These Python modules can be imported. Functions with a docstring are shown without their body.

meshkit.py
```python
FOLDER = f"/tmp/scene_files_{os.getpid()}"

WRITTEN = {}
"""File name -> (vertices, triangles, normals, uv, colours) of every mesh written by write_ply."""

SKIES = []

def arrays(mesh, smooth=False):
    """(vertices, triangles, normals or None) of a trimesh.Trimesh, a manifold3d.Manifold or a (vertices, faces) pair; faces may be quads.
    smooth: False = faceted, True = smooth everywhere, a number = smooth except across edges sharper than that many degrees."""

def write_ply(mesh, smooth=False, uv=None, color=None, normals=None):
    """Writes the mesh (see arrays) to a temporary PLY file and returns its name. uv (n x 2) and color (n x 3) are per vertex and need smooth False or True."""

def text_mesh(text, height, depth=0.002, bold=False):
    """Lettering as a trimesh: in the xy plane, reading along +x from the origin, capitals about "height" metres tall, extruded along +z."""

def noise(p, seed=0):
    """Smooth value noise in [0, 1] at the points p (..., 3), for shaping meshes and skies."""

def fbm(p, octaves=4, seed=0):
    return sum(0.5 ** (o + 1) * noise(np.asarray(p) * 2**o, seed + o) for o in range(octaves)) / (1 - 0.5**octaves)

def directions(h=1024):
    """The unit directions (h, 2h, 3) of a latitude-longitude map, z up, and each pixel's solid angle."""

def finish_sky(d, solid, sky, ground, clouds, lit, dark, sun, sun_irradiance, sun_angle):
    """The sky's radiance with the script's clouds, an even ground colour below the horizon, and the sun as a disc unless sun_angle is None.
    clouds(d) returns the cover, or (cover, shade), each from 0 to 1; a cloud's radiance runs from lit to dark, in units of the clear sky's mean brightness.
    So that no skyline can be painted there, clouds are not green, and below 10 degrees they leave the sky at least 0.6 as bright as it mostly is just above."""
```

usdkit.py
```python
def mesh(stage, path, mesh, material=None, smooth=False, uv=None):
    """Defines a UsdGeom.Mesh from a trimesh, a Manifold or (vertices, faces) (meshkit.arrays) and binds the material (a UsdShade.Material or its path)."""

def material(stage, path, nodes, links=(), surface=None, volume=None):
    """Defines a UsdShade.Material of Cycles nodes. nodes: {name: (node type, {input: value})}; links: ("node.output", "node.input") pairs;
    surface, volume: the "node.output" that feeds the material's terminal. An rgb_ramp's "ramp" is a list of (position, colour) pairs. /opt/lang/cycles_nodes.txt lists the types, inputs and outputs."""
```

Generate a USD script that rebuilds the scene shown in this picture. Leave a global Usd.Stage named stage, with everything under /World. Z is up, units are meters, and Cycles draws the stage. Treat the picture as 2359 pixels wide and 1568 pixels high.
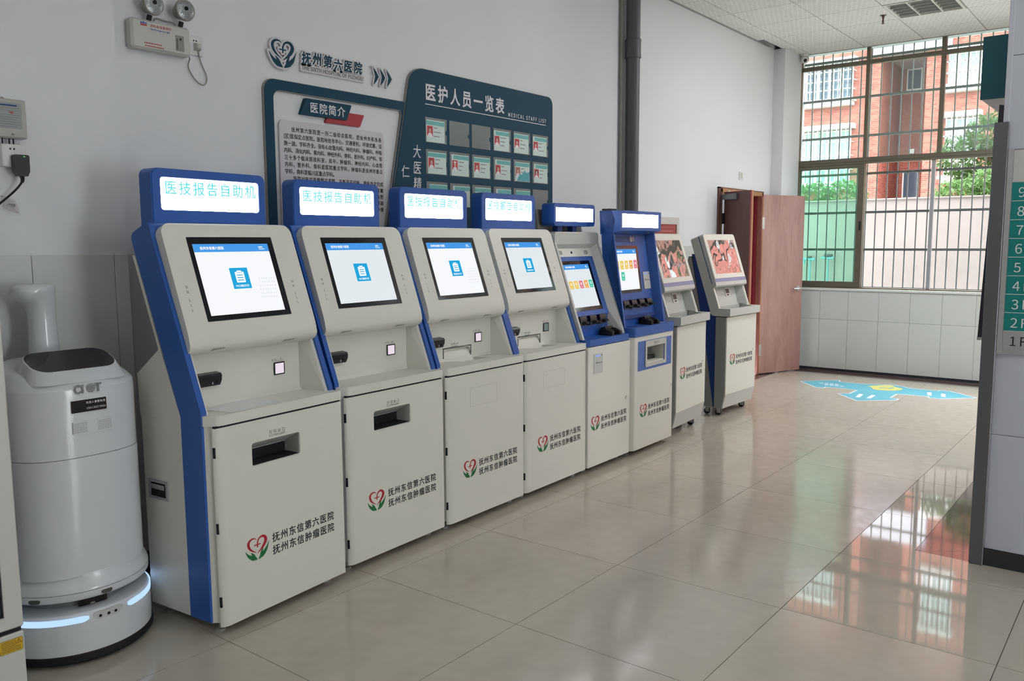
import math, random, glob
import numpy as np, trimesh, usdkit, meshkit
import manifold3d as m3
from shapely import box as sbox, union_all, affinity
from shapely.geometry import Polygon, LineString, Point
from pxr import Gf, Sdf, Usd, UsdGeom, UsdLux, UsdShade

stage = Usd.Stage.CreateInMemory()
UsdGeom.SetStageUpAxis(stage, UsdGeom.Tokens.z)
UsdGeom.SetStageMetersPerUnit(stage, 1.0)
UsdGeom.Xform.Define(stage, '/World')
stage.SetDefaultPrim(stage.GetPrimAtPath('/World'))
UsdGeom.Scope.Define(stage, '/World/Looks')
random.seed(7)
rng = np.random.default_rng(7)

# ------------------------------------------------------------------ camera, sky, lamps, exposure
EXPOSURE = 0.95
YAW, PITCH, ROLL = 0.6642, -0.1161, 0.0053
EYE = np.array([-1.7863, -2.8117, 1.5445])
FOCAL_PX = 1942.5
fw = np.array([math.cos(YAW) * math.cos(PITCH), math.sin(YAW) * math.cos(PITCH), math.sin(PITCH)])
rt = np.cross(fw, [0, 0, 1.0]); rt /= np.linalg.norm(rt)
dn = np.cross(fw, rt)
rt, dn = math.cos(ROLL) * rt + math.sin(ROLL) * dn, -math.sin(ROLL) * rt + math.cos(ROLL) * dn
cam = UsdGeom.Camera.Define(stage, '/World/camera')
cam.CreateHorizontalApertureAttr(36.0)
cam.CreateVerticalApertureAttr(36.0 * 1568 / 2359)
cam.CreateFocalLengthAttr(36.0 * FOCAL_PX / 2359)
cam.CreateClippingRangeAttr(Gf.Vec2f(0.05, 500))
cam.CreateExposureAttr(EXPOSURE)
M = np.eye(4); M[0, :3], M[1, :3], M[2, :3], M[3, :3] = rt, -dn, -fw, EYE
UsdGeom.Xformable(cam).AddTransformOp().Set(Gf.Matrix4d(M.tolist()))

sky = UsdLux.DomeLight.Define(stage, '/World/sky_light')          # an even overcast sky
sky.CreateIntensityAttr(1.95)
sky.CreateColorAttr(Gf.Vec3f(0.93, 0.97, 1.0))

def lamp(name, x, y, z, w, h, power, color=(0.97, 0.985, 1.0)):
    l = UsdLux.RectLight.Define(stage, '/World/' + name)
    l.CreateWidthAttr(w); l.CreateHeightAttr(h); l.CreateIntensityAttr(power); l.CreateColorAttr(Gf.Vec3f(*color))
    UsdGeom.Xformable(l).AddTranslateOp().Set(Gf.Vec3d(x, y, z))
# lobby ceiling lamps, plus unseen corridor and hall lamps added to brighten the far end (the corridor's louvre lamp in view is off in the photograph)
LOBBY, PASSAGE_FILL, FAR_FILL = 4.0, 1.0, 23.0
for i, (x, y, w, h, p) in enumerate([(-3.0, -1.3, 0.55, 1.15, LOBBY), (-3.0, -4.5, 0.55, 1.15, LOBBY), (0.9, -2.4, 0.55, 1.15, LOBBY), (0.9, -5.0, 0.55, 1.15, LOBBY),
                                     (3.6, -1.1, 0.55, 0.55, PASSAGE_FILL), (5.9, -1.45, 0.55, 0.55, FAR_FILL), (6.4, -4.0, 0.55, 1.15, FAR_FILL)]):
    lamp('ceiling_lamp_and_fill_%03d' % (i + 1), x, y, 3.66, w, h, p)

# ------------------------------------------------------------------ helpers
def numbered(path):
    if not stage.GetPrimAtPath(path):
        return path
    n = 1
    while stage.GetPrimAtPath('%s_%03d' % (path, n)):
        n += 1
    return '%s_%03d' % (path, n)

def keys(p, label=None, category=None, group=None, kind=None):
    for k, v in (('label', label), ('category', category), ('group', group), ('kind', kind)):
        if v:
            p.SetCustomDataByKey(k, v)
    return p

def thing(name, label, category, loc=(0, 0, 0), rot=0.0, group=None, kind=None):
    x = UsdGeom.Xform.Define(stage, numbered('/World/' + name))
    x.AddTranslateOp().Set(Gf.Vec3d(*map(float, loc)))
    x.AddRotateZOp().Set(math.degrees(rot))
    return keys(x.GetPrim(), label, category, group, kind)

def struct(name, kind='structure', loc=(0, 0, 0), rot=0.0):
    return thing(name, None, None, loc, rot, None, kind)

def tm(m):
    if isinstance(m, (list, tuple)):
        m = [tm(x) for x in m]
        return trimesh.util.concatenate(m) if len(m) > 1 else m[0]
    if hasattr(m, 'to_mesh'):
        q = m.to_mesh()
        return trimesh.Trimesh(np.array(q.vert_properties[:, :3]), np.array(q.tri_verts), process=False)
    return m

def obj(name, mesh, mat, parent=None, smooth=32, label=None, kind=None):
    base = '/World' if parent is None else str(parent.GetPath())
    p = usdkit.mesh(stage, numbered(base + '/' + name), tm(mesh), mat, smooth=smooth).GetPrim()
    return keys(p, label, None, None, kind)

def thing1(name, mesh, mat, label, category, group=None, kind=None, smooth=32):
    return keys(obj(name, mesh, mat, None, smooth), label, category, group, kind)

def fix(m):                                                        # an affine map onto manifold3d
    return np.asarray(m, float)[:3, :4]

def box(x0, x1, y0, y1, z0, z1):
    return m3.Manifold.cube([x1 - x0, y1 - y0, z1 - z0]).translate([x0, y0, z0])

def bbox(x0, x1, y0, y1, z0, z1, b=0.004):                         # a box with chamfered edges
    P = []
    for i, (x, y, z) in enumerate(np.ndindex(2, 2, 2)):
        c = [(x0, x1)[x], (y0, y1)[y], (z0, z1)[z]]
        s = [(1, -1)[x] * b, (1, -1)[y] * b, (1, -1)[z] * b]
        for k in range(3):
            q = [c[j] + (s[j] if j != k else 0) for j in range(3)]
            P.append(q)
    return m3.Manifold.hull_points(np.array(P))

def prism(pts, axis, lo, hi):
    """Extrudes a polygon. axis 'z': points are (x, y); 'x': (y, z); 'y': (x, z)."""
    m = m3.CrossSection([np.asarray(pts, float)], m3.FillRule.NonZero).extrude(hi - lo)
    T = {'z': [[1, 0, 0, 0], [0, 1, 0, 0], [0, 0, 1, lo]], 'x': [[0, 0, 1, lo], [1, 0, 0, 0], [0, 1, 0, 0]], 'y': [[1, 0, 0, 0], [0, 0, 1, lo], [0, 1, 0, 0]]}[axis]
    return m.transform(np.array(T, float))

def fprism(pts, F, lo, hi):
    """Extrudes a polygon of a frame F = (origin, right, up) from lo to hi along its normal."""
    O, R, U = (np.asarray(a, float) for a in F)
    N = np.cross(R, U)
    m = m3.CrossSection([np.asarray(pts, float)], m3.FillRule.NonZero).extrude(hi - lo)
    return m.transform(np.c_[R, U, N, O + N * lo])

def rr(x0, y0, x1, y1, r, seg=5, which=(1, 1, 1, 1)):              # rounded rectangle: bl, br, tr, tl
    out = []
    for (cx, cy, a, on), (px, py) in zip(((x0 + r, y0 + r, 180, which[0]), (x1 - r, y0 + r, 270, which[1]), (x1 - r, y1 - r, 0, which[2]), (x0 + r, y1 - r, 90, which[3])), ((x0, y0), (x1, y0), (x1, y1), (x0, y1))):
        if on:
            for k in range(seg + 1):
                t = math.radians(a + 90 * k / seg)
                out.append((cx + r * math.cos(t), cy + r * math.sin(t)))
        else:
            out.append((px, py))
    return out

def lathe(profile, n=64):
    """Closed revolve of an (r, z) profile around z."""
    return m3.CrossSection([np.asarray(profile, float)], m3.FillRule.NonZero).revolve(n)

def loft(rings, cap=True):
    rings = [np.asarray(r, float) for r in rings]
    n = len(rings[0]); v = np.vstack(rings); f = []
    for k in range(len(rings) - 1):
        for i in range(n):
            a, b = k * n + i, k * n + (i + 1) % n
            f += [[a, b, b + n], [a, b + n, a + n]]
    if cap:
        v = np.vstack([v, rings[0].mean(0), rings[-1].mean(0)])
        for i in range(n):
            f.append([(i + 1) % n, i, len(v) - 2]); f.append([(len(rings) - 1) * n + i, (len(rings) - 1) * n + (i + 1) % n, len(v) - 1])
    return trimesh.Trimesh(v, np.array(f), process=False)

def tube(path, r, seg=8, closed=False):
    P = np.asarray(path, float)
    T = np.gradient(P, axis=0); T /= np.linalg.norm(T, axis=1, keepdims=True)
    up = np.array([0, 0, 1.0]) if abs(T[0][2]) < 0.9 else np.array([1.0, 0, 0])
    rings = []
    R = np.broadcast_to(r, (len(P),))
    for p, t, q in zip(P, T, R):
        a = np.cross(t, up); a /= np.linalg.norm(a) + 1e-12
        b = np.cross(t, a); up = -b if np.dot(-b, up) > 0 else b
        rings.append([p + q * (math.cos(k * 2 * math.pi / seg) * a + math.sin(k * 2 * math.pi / seg) * b) for k in range(seg)])
    return loft(rings)

def smooth_path(pts, n=40):
    from scipy.interpolate import CubicSpline
    P = np.asarray(pts, float); d = np.r_[0, np.cumsum(np.linalg.norm(np.diff(P, axis=0), axis=1))]
    return CubicSpline(d, P)(np.linspace(0, d[-1], n))

def rod(a, b, r, seg=10):
    return tube(np.array([a, b], float), r, seg)

# lettering: outlines of a font that the renderer ships with, as shapely shapes in units of the em
from PIL import Image, ImageDraw, ImageFont
_fonts = glob.glob('/opt/blender-*/*/datafiles/fonts/Noto Sans CJK Regular.woff2') + glob.glob('/opt/blender-*/*/datafiles/fonts/Inter.woff2')
_font = {}
_glyph = {}
def glyph(c, px=72):
    if (c, px) in _glyph:
        return _glyph[c, px]
    if px not in _font:
        _font[px] = ImageFont.truetype(_fonts[0], px)
    f = _font[px]
    adv = f.getlength(c) / px
    x0, y0, x1, y1 = f.getbbox(c, anchor='ls')
    shape = Polygon()
    if x1 > x0 and y1 > y0:
        im = Image.new('L', (x1 - x0 + 4, y1 - y0 + 4))
        ImageDraw.Draw(im).text((2 - x0, 2 - y0), c, 255, f, anchor='ls')
        on = np.pad(np.asarray(im) > 110, ((0, 0), (1, 1))).astype(np.int8)
        rows, st = np.nonzero(np.diff(on, axis=1) == 1)
        en = np.nonzero(np.diff(on, axis=1) == -1)[1]
        if len(rows):
            shape = union_all(sbox(st, -rows - 1, en, -rows)).buffer(0.55).buffer(-0.55).simplify(0.6)
            shape = affinity.affine_transform(shape, [1 / px, 0, 0, 1 / px, (x0 - 2) / px, (2 - y0) / px])
    _glyph[c, px] = (shape, adv)
    return shape, adv

def polys(g):
    return [p for p in (g.geoms if hasattr(g, 'geoms') else [g]) if not p.is_empty and p.geom_type == 'Polygon' and p.area > 1e-9]

def text(s, size, width=None, bold=0.0, px=72, sx=1.0, shear=0.0, vertical=False):
    """A list of polygons: s from x = 0, baseline y = 0; width stretches the spacing so that the line is that wide."""
    out, x, adv = [], 0.0, []
    gl = [glyph(c, px) for c in s]
    total = sum(a for _, a in gl) * size * sx
    extra = 0 if width is None or len(s) < 2 else (width - total) / (len(s) - 1)
    for k, (g, a) in enumerate(gl):
        if not g.is_empty:
            if bold:
                g = g.buffer(bold)
            q = affinity.affine_transform(g, [size * sx, size * shear, 0, size, 0 if vertical else x, -k * size * 1.15 if vertical else 0])
            out += polys(q)
        x += a * size * sx + extra
    return out

def flat(pl, F, depth=0.0006, off=0.0):
    """Polygons laid into the frame F, raised by off and as thick as depth."""
    O, R, U = (np.asarray(a, float) for a in F)
    N = np.cross(R, U)
    ms = []
    for p in pl:
        try:
            m = trimesh.creation.extrude_polygon(p, depth, engine='earcut')
        except Exception:
            continue
        ms.append(m)
    m = trimesh.util.concatenate(ms)
    v = np.asarray(m.vertices)
    return trimesh.Trimesh(O + v[:, :1] * R + v[:, 1:2] * U + (v[:, 2:3] + off) * N, m.faces, process=False)

def shift(pl, dx, dy):
    return [affinity.translate(p, dx, dy) for p in pl]

def rect(x0, y0, x1, y1):
    return sbox(x0, y0, x1, y1)

def brush(pts, widths):
    P = smooth_path(pts, 26); W = np.interp(np.linspace(0, 1, 26), np.linspace(0, 1, len(widths)), widths)
    cs = [Point(*p).buffer(max(w, 1e-4), 6) for p, w in zip(P, W)]
    return union_all([a.union(b).convex_hull for a, b in zip(cs[:-1], cs[1:])])

# the hospital's emblem, drawn in a unit square: heart strokes and a cross over two cupped hands
_heart_l = brush([(0.47, 0.90), (0.33, 0.985), (0.17, 0.90), (0.15, 0.70), (0.27, 0.50), (0.45, 0.36)], [0.006, 0.035, 0.05, 0.046, 0.03, 0.006])
_heart_r = brush([(0.50, 0.30), (0.66, 0.44), (0.82, 0.64), (0.86, 0.84), (0.74, 0.97), (0.59, 0.92), (0.525, 0.78), (0.52, 0.62)], [0.004, 0.03, 0.055, 0.062, 0.055, 0.036, 0.022, 0.02])
_cross = union_all([rect(0.38, 0.655, 0.64, 0.70), rect(0.49, 0.56, 0.535, 0.80)])
_hand_l = brush([(0.01, 0.55), (0.08, 0.40), (0.20, 0.25), (0.34, 0.15), (0.47, 0.06)], [0.004, 0.03, 0.065, 0.10, 0.02]).union(brush([(0.23, 0.41), (0.30, 0.33), (0.36, 0.22)], [0.006, 0.04, 0.05]))
_hand_r = brush([(0.995, 0.66), (0.93, 0.48), (0.82, 0.30), (0.68, 0.16), (0.55, 0.05)], [0.004, 0.028, 0.07, 0.09, 0.015]).union(brush([(0.76, 0.48), (0.70, 0.37), (0.66, 0.24)], [0.006, 0.035, 0.05]))
HEART = union_all([_heart_l, _heart_r, _cross])
HANDS = union_all([_hand_l, _hand_r])
def scaled(g, w, h, x, y):
    return polys(affinity.affine_transform(g, [w, 0, 0, h, x, y]))

# ------------------------------------------------------------------ materials
def srgb(r, g, b):
    return tuple(((c / 255 + 0.055) / 1.055) ** 2.4 if c > 10 else c / 255 / 12.92 for c in (r, g, b))
LOOK = '/World/Looks/'
MATS = {}
def mat(name, color, rough=0.5, metal=0.0, spec=0.5, coat=0.0, noise=0.0, nscale=6.0, bump=0.0, bscale=200.0):
    nodes = {'p': ('principled_bsdf', {'base_color': color, 'roughness': rough, 'metallic': metal, 'specular_ior_level': spec, 'coat_weight': coat, 'coat_roughness': 0.08})}
    links = []
    if noise or bump:
        nodes['g'] = ('geometry', {})
    if noise:
        nodes['n'] = ('noise_texture', {'scale': nscale, 'detail': 4.0, 'roughness': 0.6})
        nodes['r'] = ('rgb_ramp', {'ramp': [(0.3, tuple(c * (1 - noise) for c in color)), (0.7, tuple(min(1, c * (1 + noise)) for c in color))]})
        links += [('g.position', 'n.vector'), ('n.fac', 'r.fac'), ('r.color', 'p.base_color')]
    if bump:
        nodes['bn'] = ('noise_texture', {'scale': bscale, 'detail': 2.0})
        nodes['b'] = ('bump', {'strength': bump, 'distance': 0.002})
        links += [('g.position', 'bn.vector'), ('bn.fac', 'b.height'), ('b.normal', 'p.normal')]
    MATS[name] = usdkit.material(stage, LOOK + name, nodes, links, surface='p.BSDF')
    return MATS[name]

def glow(name, color, level):
    """A self-lit surface that reads as level (1 = white) in the finished picture."""
    s = level / 2 ** EXPOSURE
    return usdkit.material(stage, LOOK + name, {'e': ('emission', {'color': color, 'strength': s})}, [], surface='e.emission')

def pane(name, tint, rough=0.0, ior=1.45, haze=None):
    nodes = {'t': ('transparent_bsdf', {'color': tint}), 'g': ('glossy_bsdf', {'color': (1, 1, 1), 'roughness': rough}), 'f': ('fresnel', {'IOR': ior}), 'm': ('mix_closure', {})}
    links = [('f.fac', 'm.fac'), ('t.BSDF', 'm.closure1'), ('g.BSDF', 'm.closure2')]
    out = 'm.closure'
    if haze:
        nodes['d'] = ('diffuse_bsdf', {'color': haze[0]}); nodes['m2'] = ('mix_closure', {'fac': haze[1]})
        links += [('m.closure', 'm2.closure1'), ('d.BSDF', 'm2.closure2')]; out = 'm2.closure'
    return usdkit.material(stage, LOOK + name, nodes, links, surface=out)

white = mat('kiosk_white_paint', srgb(222, 221, 211), 0.38, bump=0.05, bscale=900)
kgrey = mat('kiosk_grey_paint', srgb(196, 197, 192), 0.42)
blue = mat('kiosk_blue_paint', srgb(40, 90, 172), 0.42, bump=0.05, bscale=900)
navy = mat('kiosk_navy_paint', srgb(24, 60, 128), 0.5)
lilac = mat('kiosk_lilac_stripe', srgb(140, 138, 178), 0.45)
black = mat('black_plastic', srgb(22, 22, 27), 0.32)
matte_black = mat('matte_black', srgb(14, 14, 15), 0.7)
bezel = mat('screen_bezel_glass', srgb(20, 20, 26), 0.06)
dark_hole = mat('dark_opening', srgb(20, 20, 20), 0.9)
ink = mat('black_print', srgb(35, 35, 35), 0.6)
grey_ink = mat('grey_print', srgb(120, 120, 118), 0.6)
red_ink = mat('red_print', srgb(178, 30, 45), 0.5)
green_ink = mat('green_print', srgb(10, 112, 58), 0.5)
blue_ink = mat('blue_print', srgb(60, 90, 170), 0.6)
white_ink = mat('white_print', srgb(226, 222, 226), 0.6)
chrome = mat('brushed_steel', (0.62, 0.63, 0.64), 0.35, metal=0.75)
slot_grey = mat('vent_grey', srgb(140, 140, 132), 0.6)
lightbox_glow = glow('lightbox_glow', (0.93, 0.93, 1.0), 4.5)
lightbox_text = glow('lightbox_letter_glow', (0.10, 0.80, 0.86), 0.95)
screen_white = glow('screen_white_glow', (0.96, 0.98, 1.0), 0.97)
screen_cool = glow('screen_cool_glow', (0.84, 0.90, 0.93), 0.92)
screen_bar = glow('screen_blue_bar_glow', (0.07, 0.34, 0.85), 0.95)
screen_icon = glow('screen_cyan_icon_glow', (0.02, 0.40, 0.76), 0.95)
screen_txt = glow('screen_white_text_glow', (0.95, 0.97, 1.0), 1.0)
screen_grey = glow('screen_faint_grey_glow', (0.80, 0.83, 0.87), 0.95)
icon_yellow = glow('screen_yellow_icon_glow', (0.92, 0.62, 0.12), 0.95)
icon_pink = glow('screen_pink_icon_glow', (0.85, 0.22, 0.28), 0.95)
icon_orange = glow('screen_orange_icon_glow', (0.90, 0.42, 0.09), 0.95)
icon_green = glow('screen_green_icon_glow', (0.08, 0.60, 0.40), 0.95)
reader_glow = glow('code_reader_glow', (0.86, 0.74, 0.84), 0.95)
lcd_blue = glow('small_lcd_blue_glow', (0.25, 0.38, 1.0), 1.0)
robot_led = glow('robot_led_glow', (0.42, 0.62, 1.0), 1.25)
led_green = glow('adapter_led_glow', (0.1, 1.0, 0.12), 1.0)
# ------------------------------------------------------------------ the room
wall_paint = mat('wall_paint', srgb(226, 228, 230), 0.75, noise=0.015, nscale=1.5, bump=0.08, bscale=60)
wall_tile = mat('wall_tile', srgb(212, 215, 212), 0.22, bump=0.02, bscale=3)
pillar_tile = mat('pillar_tile', srgb(196, 199, 208), 0.3)
joint = mat('tile_joint', srgb(78, 74, 68), 0.8)
marble_sill = mat('marble_sill', srgb(228, 230, 226), 0.2)
skirt = mat('dark_skirting', srgb(48, 48, 50), 0.3)
brown_stone = mat('brown_stone', srgb(104, 88, 84), 0.06, noise=0.15, nscale=9)
bronze = mat('bronze_aluminium', srgb(112, 106, 92), 0.4, metal=0.3)
silver = mat('silver_aluminium', srgb(190, 190, 192), 0.35, metal=0.6)

def floor_mat(name, rough, k):
    c = np.array(srgb(186, 178, 164)) * k
    return usdkit.material(stage, LOOK + name, {
        'g': ('geometry', {}), 'n': ('noise_texture', {'scale': 1.7, 'detail': 5.0, 'roughness': 0.62}),
        'n2': ('noise_texture', {'scale': 14.0, 'detail': 3.0}), 'mx': ('mix', {'mix_type': 'mix', 'fac': 0.35}),
        'r': ('rgb_ramp', {'ramp': [(0.32, tuple(c * 0.90)), (0.52, tuple(c)), (0.72, tuple(c * 1.06))]}),
        'rr': ('rgb_ramp', {'ramp': [(0.3, (rough * 0.75,) * 3), (0.7, (rough * 1.3,) * 3)]}),
        'p': ('principled_bsdf', {'specular_ior_level': 0.55})},
        [('g.position', 'n.vector'), ('g.position', 'n2.vector'), ('n.color', 'mx.color1'), ('n2.color', 'mx.color2'), ('mx.color', 'r.fac'), ('r.color', 'p.base_color'),
         ('n2.fac', 'rr.fac'), ('rr.color', 'p.roughness')], surface='p.BSDF')
floor_mats = [floor_mat('floor_tile_stone_%d' % i, 0.13, k) for i, k in enumerate((1.0, 0.975, 1.02))]
polished = [floor_mat('floor_tile_polished_%d' % i, 0.035, k) for i, k in enumerate((1.0, 0.98))]

floor = struct('floor')
obj('tile_bed', box(-6.0, 8.64, -8.0, 0.93, -0.10, -0.0025), joint, floor, smooth=False)
BORDERS = [Polygon([(2.665, -1.888), (8.11, -1.888), (8.11, -2.17), (2.85, -2.17)]), Polygon([(2.665, -1.888), (2.85, -2.17), (2.665, -2.17)]),
           Polygon([(8.11, -2.17), (8.392, -2.17), (8.392, 0.80), (8.11, 0.80)]), Polygon([(6.4, 0.82), (8.11, 0.80), (8.392, 0.80), (8.392, 0.93), (6.4, 0.93)])]
for b in BORDERS:
    q = b.buffer(-0.0008, join_style=2)
    obj('border_strip', prism(list(q.exterior.coords)[:-1], 'z', -0.01, 0.0), brown_stone, floor, smooth=False)
bor = union_all(BORDERS)
edges_y = [0.93, 0.8, 0.0, -0.8, -1.6, -2.4, -3.2, -4.0]
for i in range(-4, 11):
    for j in range(len(edges_y) - 1):
        x0, x1, y0, y1 = i * 0.8, min(i * 0.8 + 0.8, 8.4), edges_y[j + 1], edges_y[j]
        if x0 > 3.9 and y1 < -2.2 or x1 - x0 < 0.1:
            continue
        d = sbox(x0, y0, x1, y1).buffer(-0.0014, join_style=2).difference(bor.buffer(0.0012))
        for g in polys(d):
            if g.area < 0.004:
                continue
            m = rng.choice(len(floor_mats))
            ms = polished[m % 2] if y1 < -1.5 and x0 > 1.5 else floor_mats[m]
            obj('tile', prism(list(g.exterior.coords)[:-1], 'z', -0.010, 0.0), ms, floor, smooth=False)
# the lobby floor behind the camera
obj('far_paving', box(-6.0, 2.665, -8.0, -4.0, -0.0025, 0.0), floor_mats[0], floor, smooth=False)
obj('far_paving', box(4.60, 8.392, -8.0, -2.172, -0.0025, 0.0), floor_mats[0], floor, smooth=False)
obj('far_paving', box(-6.0, -3.2, -4.0, 0.93, -0.0025, 0.0), floor_mats[0], floor, smooth=False)

# walls
wb = struct('wall_back')
DX0, DX1, DZ = 6.47, 7.60, 2.085
obj('plaster', m3.Manifold.batch_boolean([box(-6.0, 8.64, 0.93, 1.15, -0.1, 3.95), box(DX0, DX1, 0.9, 1.2, -0.2, DZ)], m3.OpType.Subtract), wall_paint, wb, smooth=False)
# glazed tile wainscot 1.5 m high, seen at the near end and between the far kiosks
xs = [0.119 + 0.6 * k for k in range(11)]
for k in range(len(xs) - 1):
    for z0, z1 in ((0.10, 0.80), (0.80, 1.50)):
        obj('tile', bbox(xs[k] + 0.001, min(xs[k + 1], 6.36) - 0.001, 0.924, 0.930, z0 + 0.001, z1 - 0.001, 0.0015), wall_tile, wb, smooth=False)
obj('skirting', box(0.119, 6.36, 0.918, 0.93, 0, 0.10), skirt, wb, smooth=False)

pil = struct('wall_pilaster')                                       # the shallow pier at the near end of the back wall
obj('plaster', box(-6.0, 0.117, 0.838, 0.93, 0, 3.7), wall_paint, pil, smooth=False)
px = [0.119, 0.055, -0.285, -0.885, -1.485, -2.085, -2.685, -3.285]
for k in range(len(px) - 1):
    for z0, z1 in ((0.10, 0.80), (0.80, 1.502)):
        obj('tile', bbox(px[k + 1] + 0.001, px[k] - 0.001, 0.829, 0.838, z0 + 0.001, z1 - 0.001, 0.0015), wall_tile, pil, smooth=False)
obj('skirting', box(-3.285, 0.119, 0.826, 0.838, 0, 0.10), skirt, pil, smooth=False)

we = struct('wall_end')
obj('plaster', [box(8.40, 8.64, -8.2, 0.93, -0.1, 0.955), box(8.40, 8.64, 0.838, 0.93, 0.955, 3.95), box(8.40, 8.64, -8.2, 0.838, 3.72, 3.95), box(8.40, 8.64, -8.2, -7.8, 0.955, 3.72)], wall_paint, we, smooth=False)
obj('corner_pier', box(7.86, 8.40, 0.80, 0.93, 0, 3.7), wall_paint, we, smooth=False)
ye = [0.80, 0.485, 0.16, -0.178, -0.513, -0.84, -1.172, -1.505, -1.84, -2.17]
ye += [-2.17 - 0.335 * k for k in range(1, 18)]
for k in range(len(ye) - 1):
    for z0, z1 in ((0.03, 0.615), (0.615, 0.955)):
        obj('tile', bbox(8.390, 8.40, ye[k + 1] + 0.0012, ye[k] - 0.0012, z0 + 0.0012, z1 - 0.001, 0.0015), wall_tile, we, smooth=False)
obj('skirting', box(8.396, 8.40, -7.86, 0.80, 0.0, 0.03), skirt, we, smooth=False)
obj('window_sill', bbox(8.375, 8.45, -7.8, 0.80, 0.956, 0.986, 0.004), marble_sill, we)

wr = struct('wall_right')                                          # the lift-side block with its tiled front and corridor flank
obj('plaster', [box(2.676, 4.60, -8.0, -2.178, -0.1, 3.95), box(4.60, 8.64, -8.2, -8.0, -0.1, 3.95)], wall_paint, wr, smooth=False)
for z0, z1 in ((0.08, 0.636), (0.636, 1.29), (1.29, 1.947), (1.947, 2.362), (2.362, 3.02), (3.02, 3.70)):
    for y0, y1 in ((-2.77, -2.178), (-3.37, -2.77), (-3.97, -3.37)):
        obj('tile', bbox(2.666, 2.676, y0 + 0.001, y1 - 0.001, z0 + 0.001, z1 - 0.001, 0.0015), pillar_tile, wr, smooth=False)
    for k in range(3):
        obj('tile', bbox(2.69 + 0.636 * k + 0.001, 2.69 + 0.636 * (k + 1) - 0.001, -2.178, -2.168, z0 + 0.001, z1 - 0.001, 0.0015), pillar_tile, wr, smooth=False)
obj('corner_trim', bbox(2.660, 2.692, -2.182, -2.160, 2.07, 3.70, 0.002), pillar_tile, wr)
obj('skirting', box(2.655, 2.676, -4.0, -2.182, 0, 0.079), skirt, wr, smooth=False)
obj('skirting', box(2.76, 4.60, -2.178, -2.160, 0, 0.079), skirt, wr, smooth=False)
steel_dark = mat('dark_stainless', srgb(112, 112, 116), 0.35, metal=0.6)
tr1 = struct('trim_1')                                              # the stainless corner guard of the pillar
obj('steel_face', bbox(2.640, 2.655, -2.188, -2.128, 0.0, 2.07, 0.003), steel_dark, tr1, smooth=False)
obj('steel_return', bbox(2.655, 2.76, -2.160, -2.128, 0.0, 2.07, 0.003), steel_dark, tr1, smooth=False)

wl = struct('wall_left')
obj('plaster', box(-6.2, -6.0, -8.0, 0.93, 0, 3.95), wall_paint, wl, smooth=False)
wf = struct('wall_front')                                           # behind the camera: an unseen open gap added to let daylight in
obj('plaster', m3.Manifold.batch_boolean([box(-6.2, 2.676, -8.2, -8.0, 0, 3.95), box(0.2, 1.4, -8.3, -7.9, 0.02, 2.2)], m3.OpType.Subtract), wall_paint, wf, smooth=False)

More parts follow.
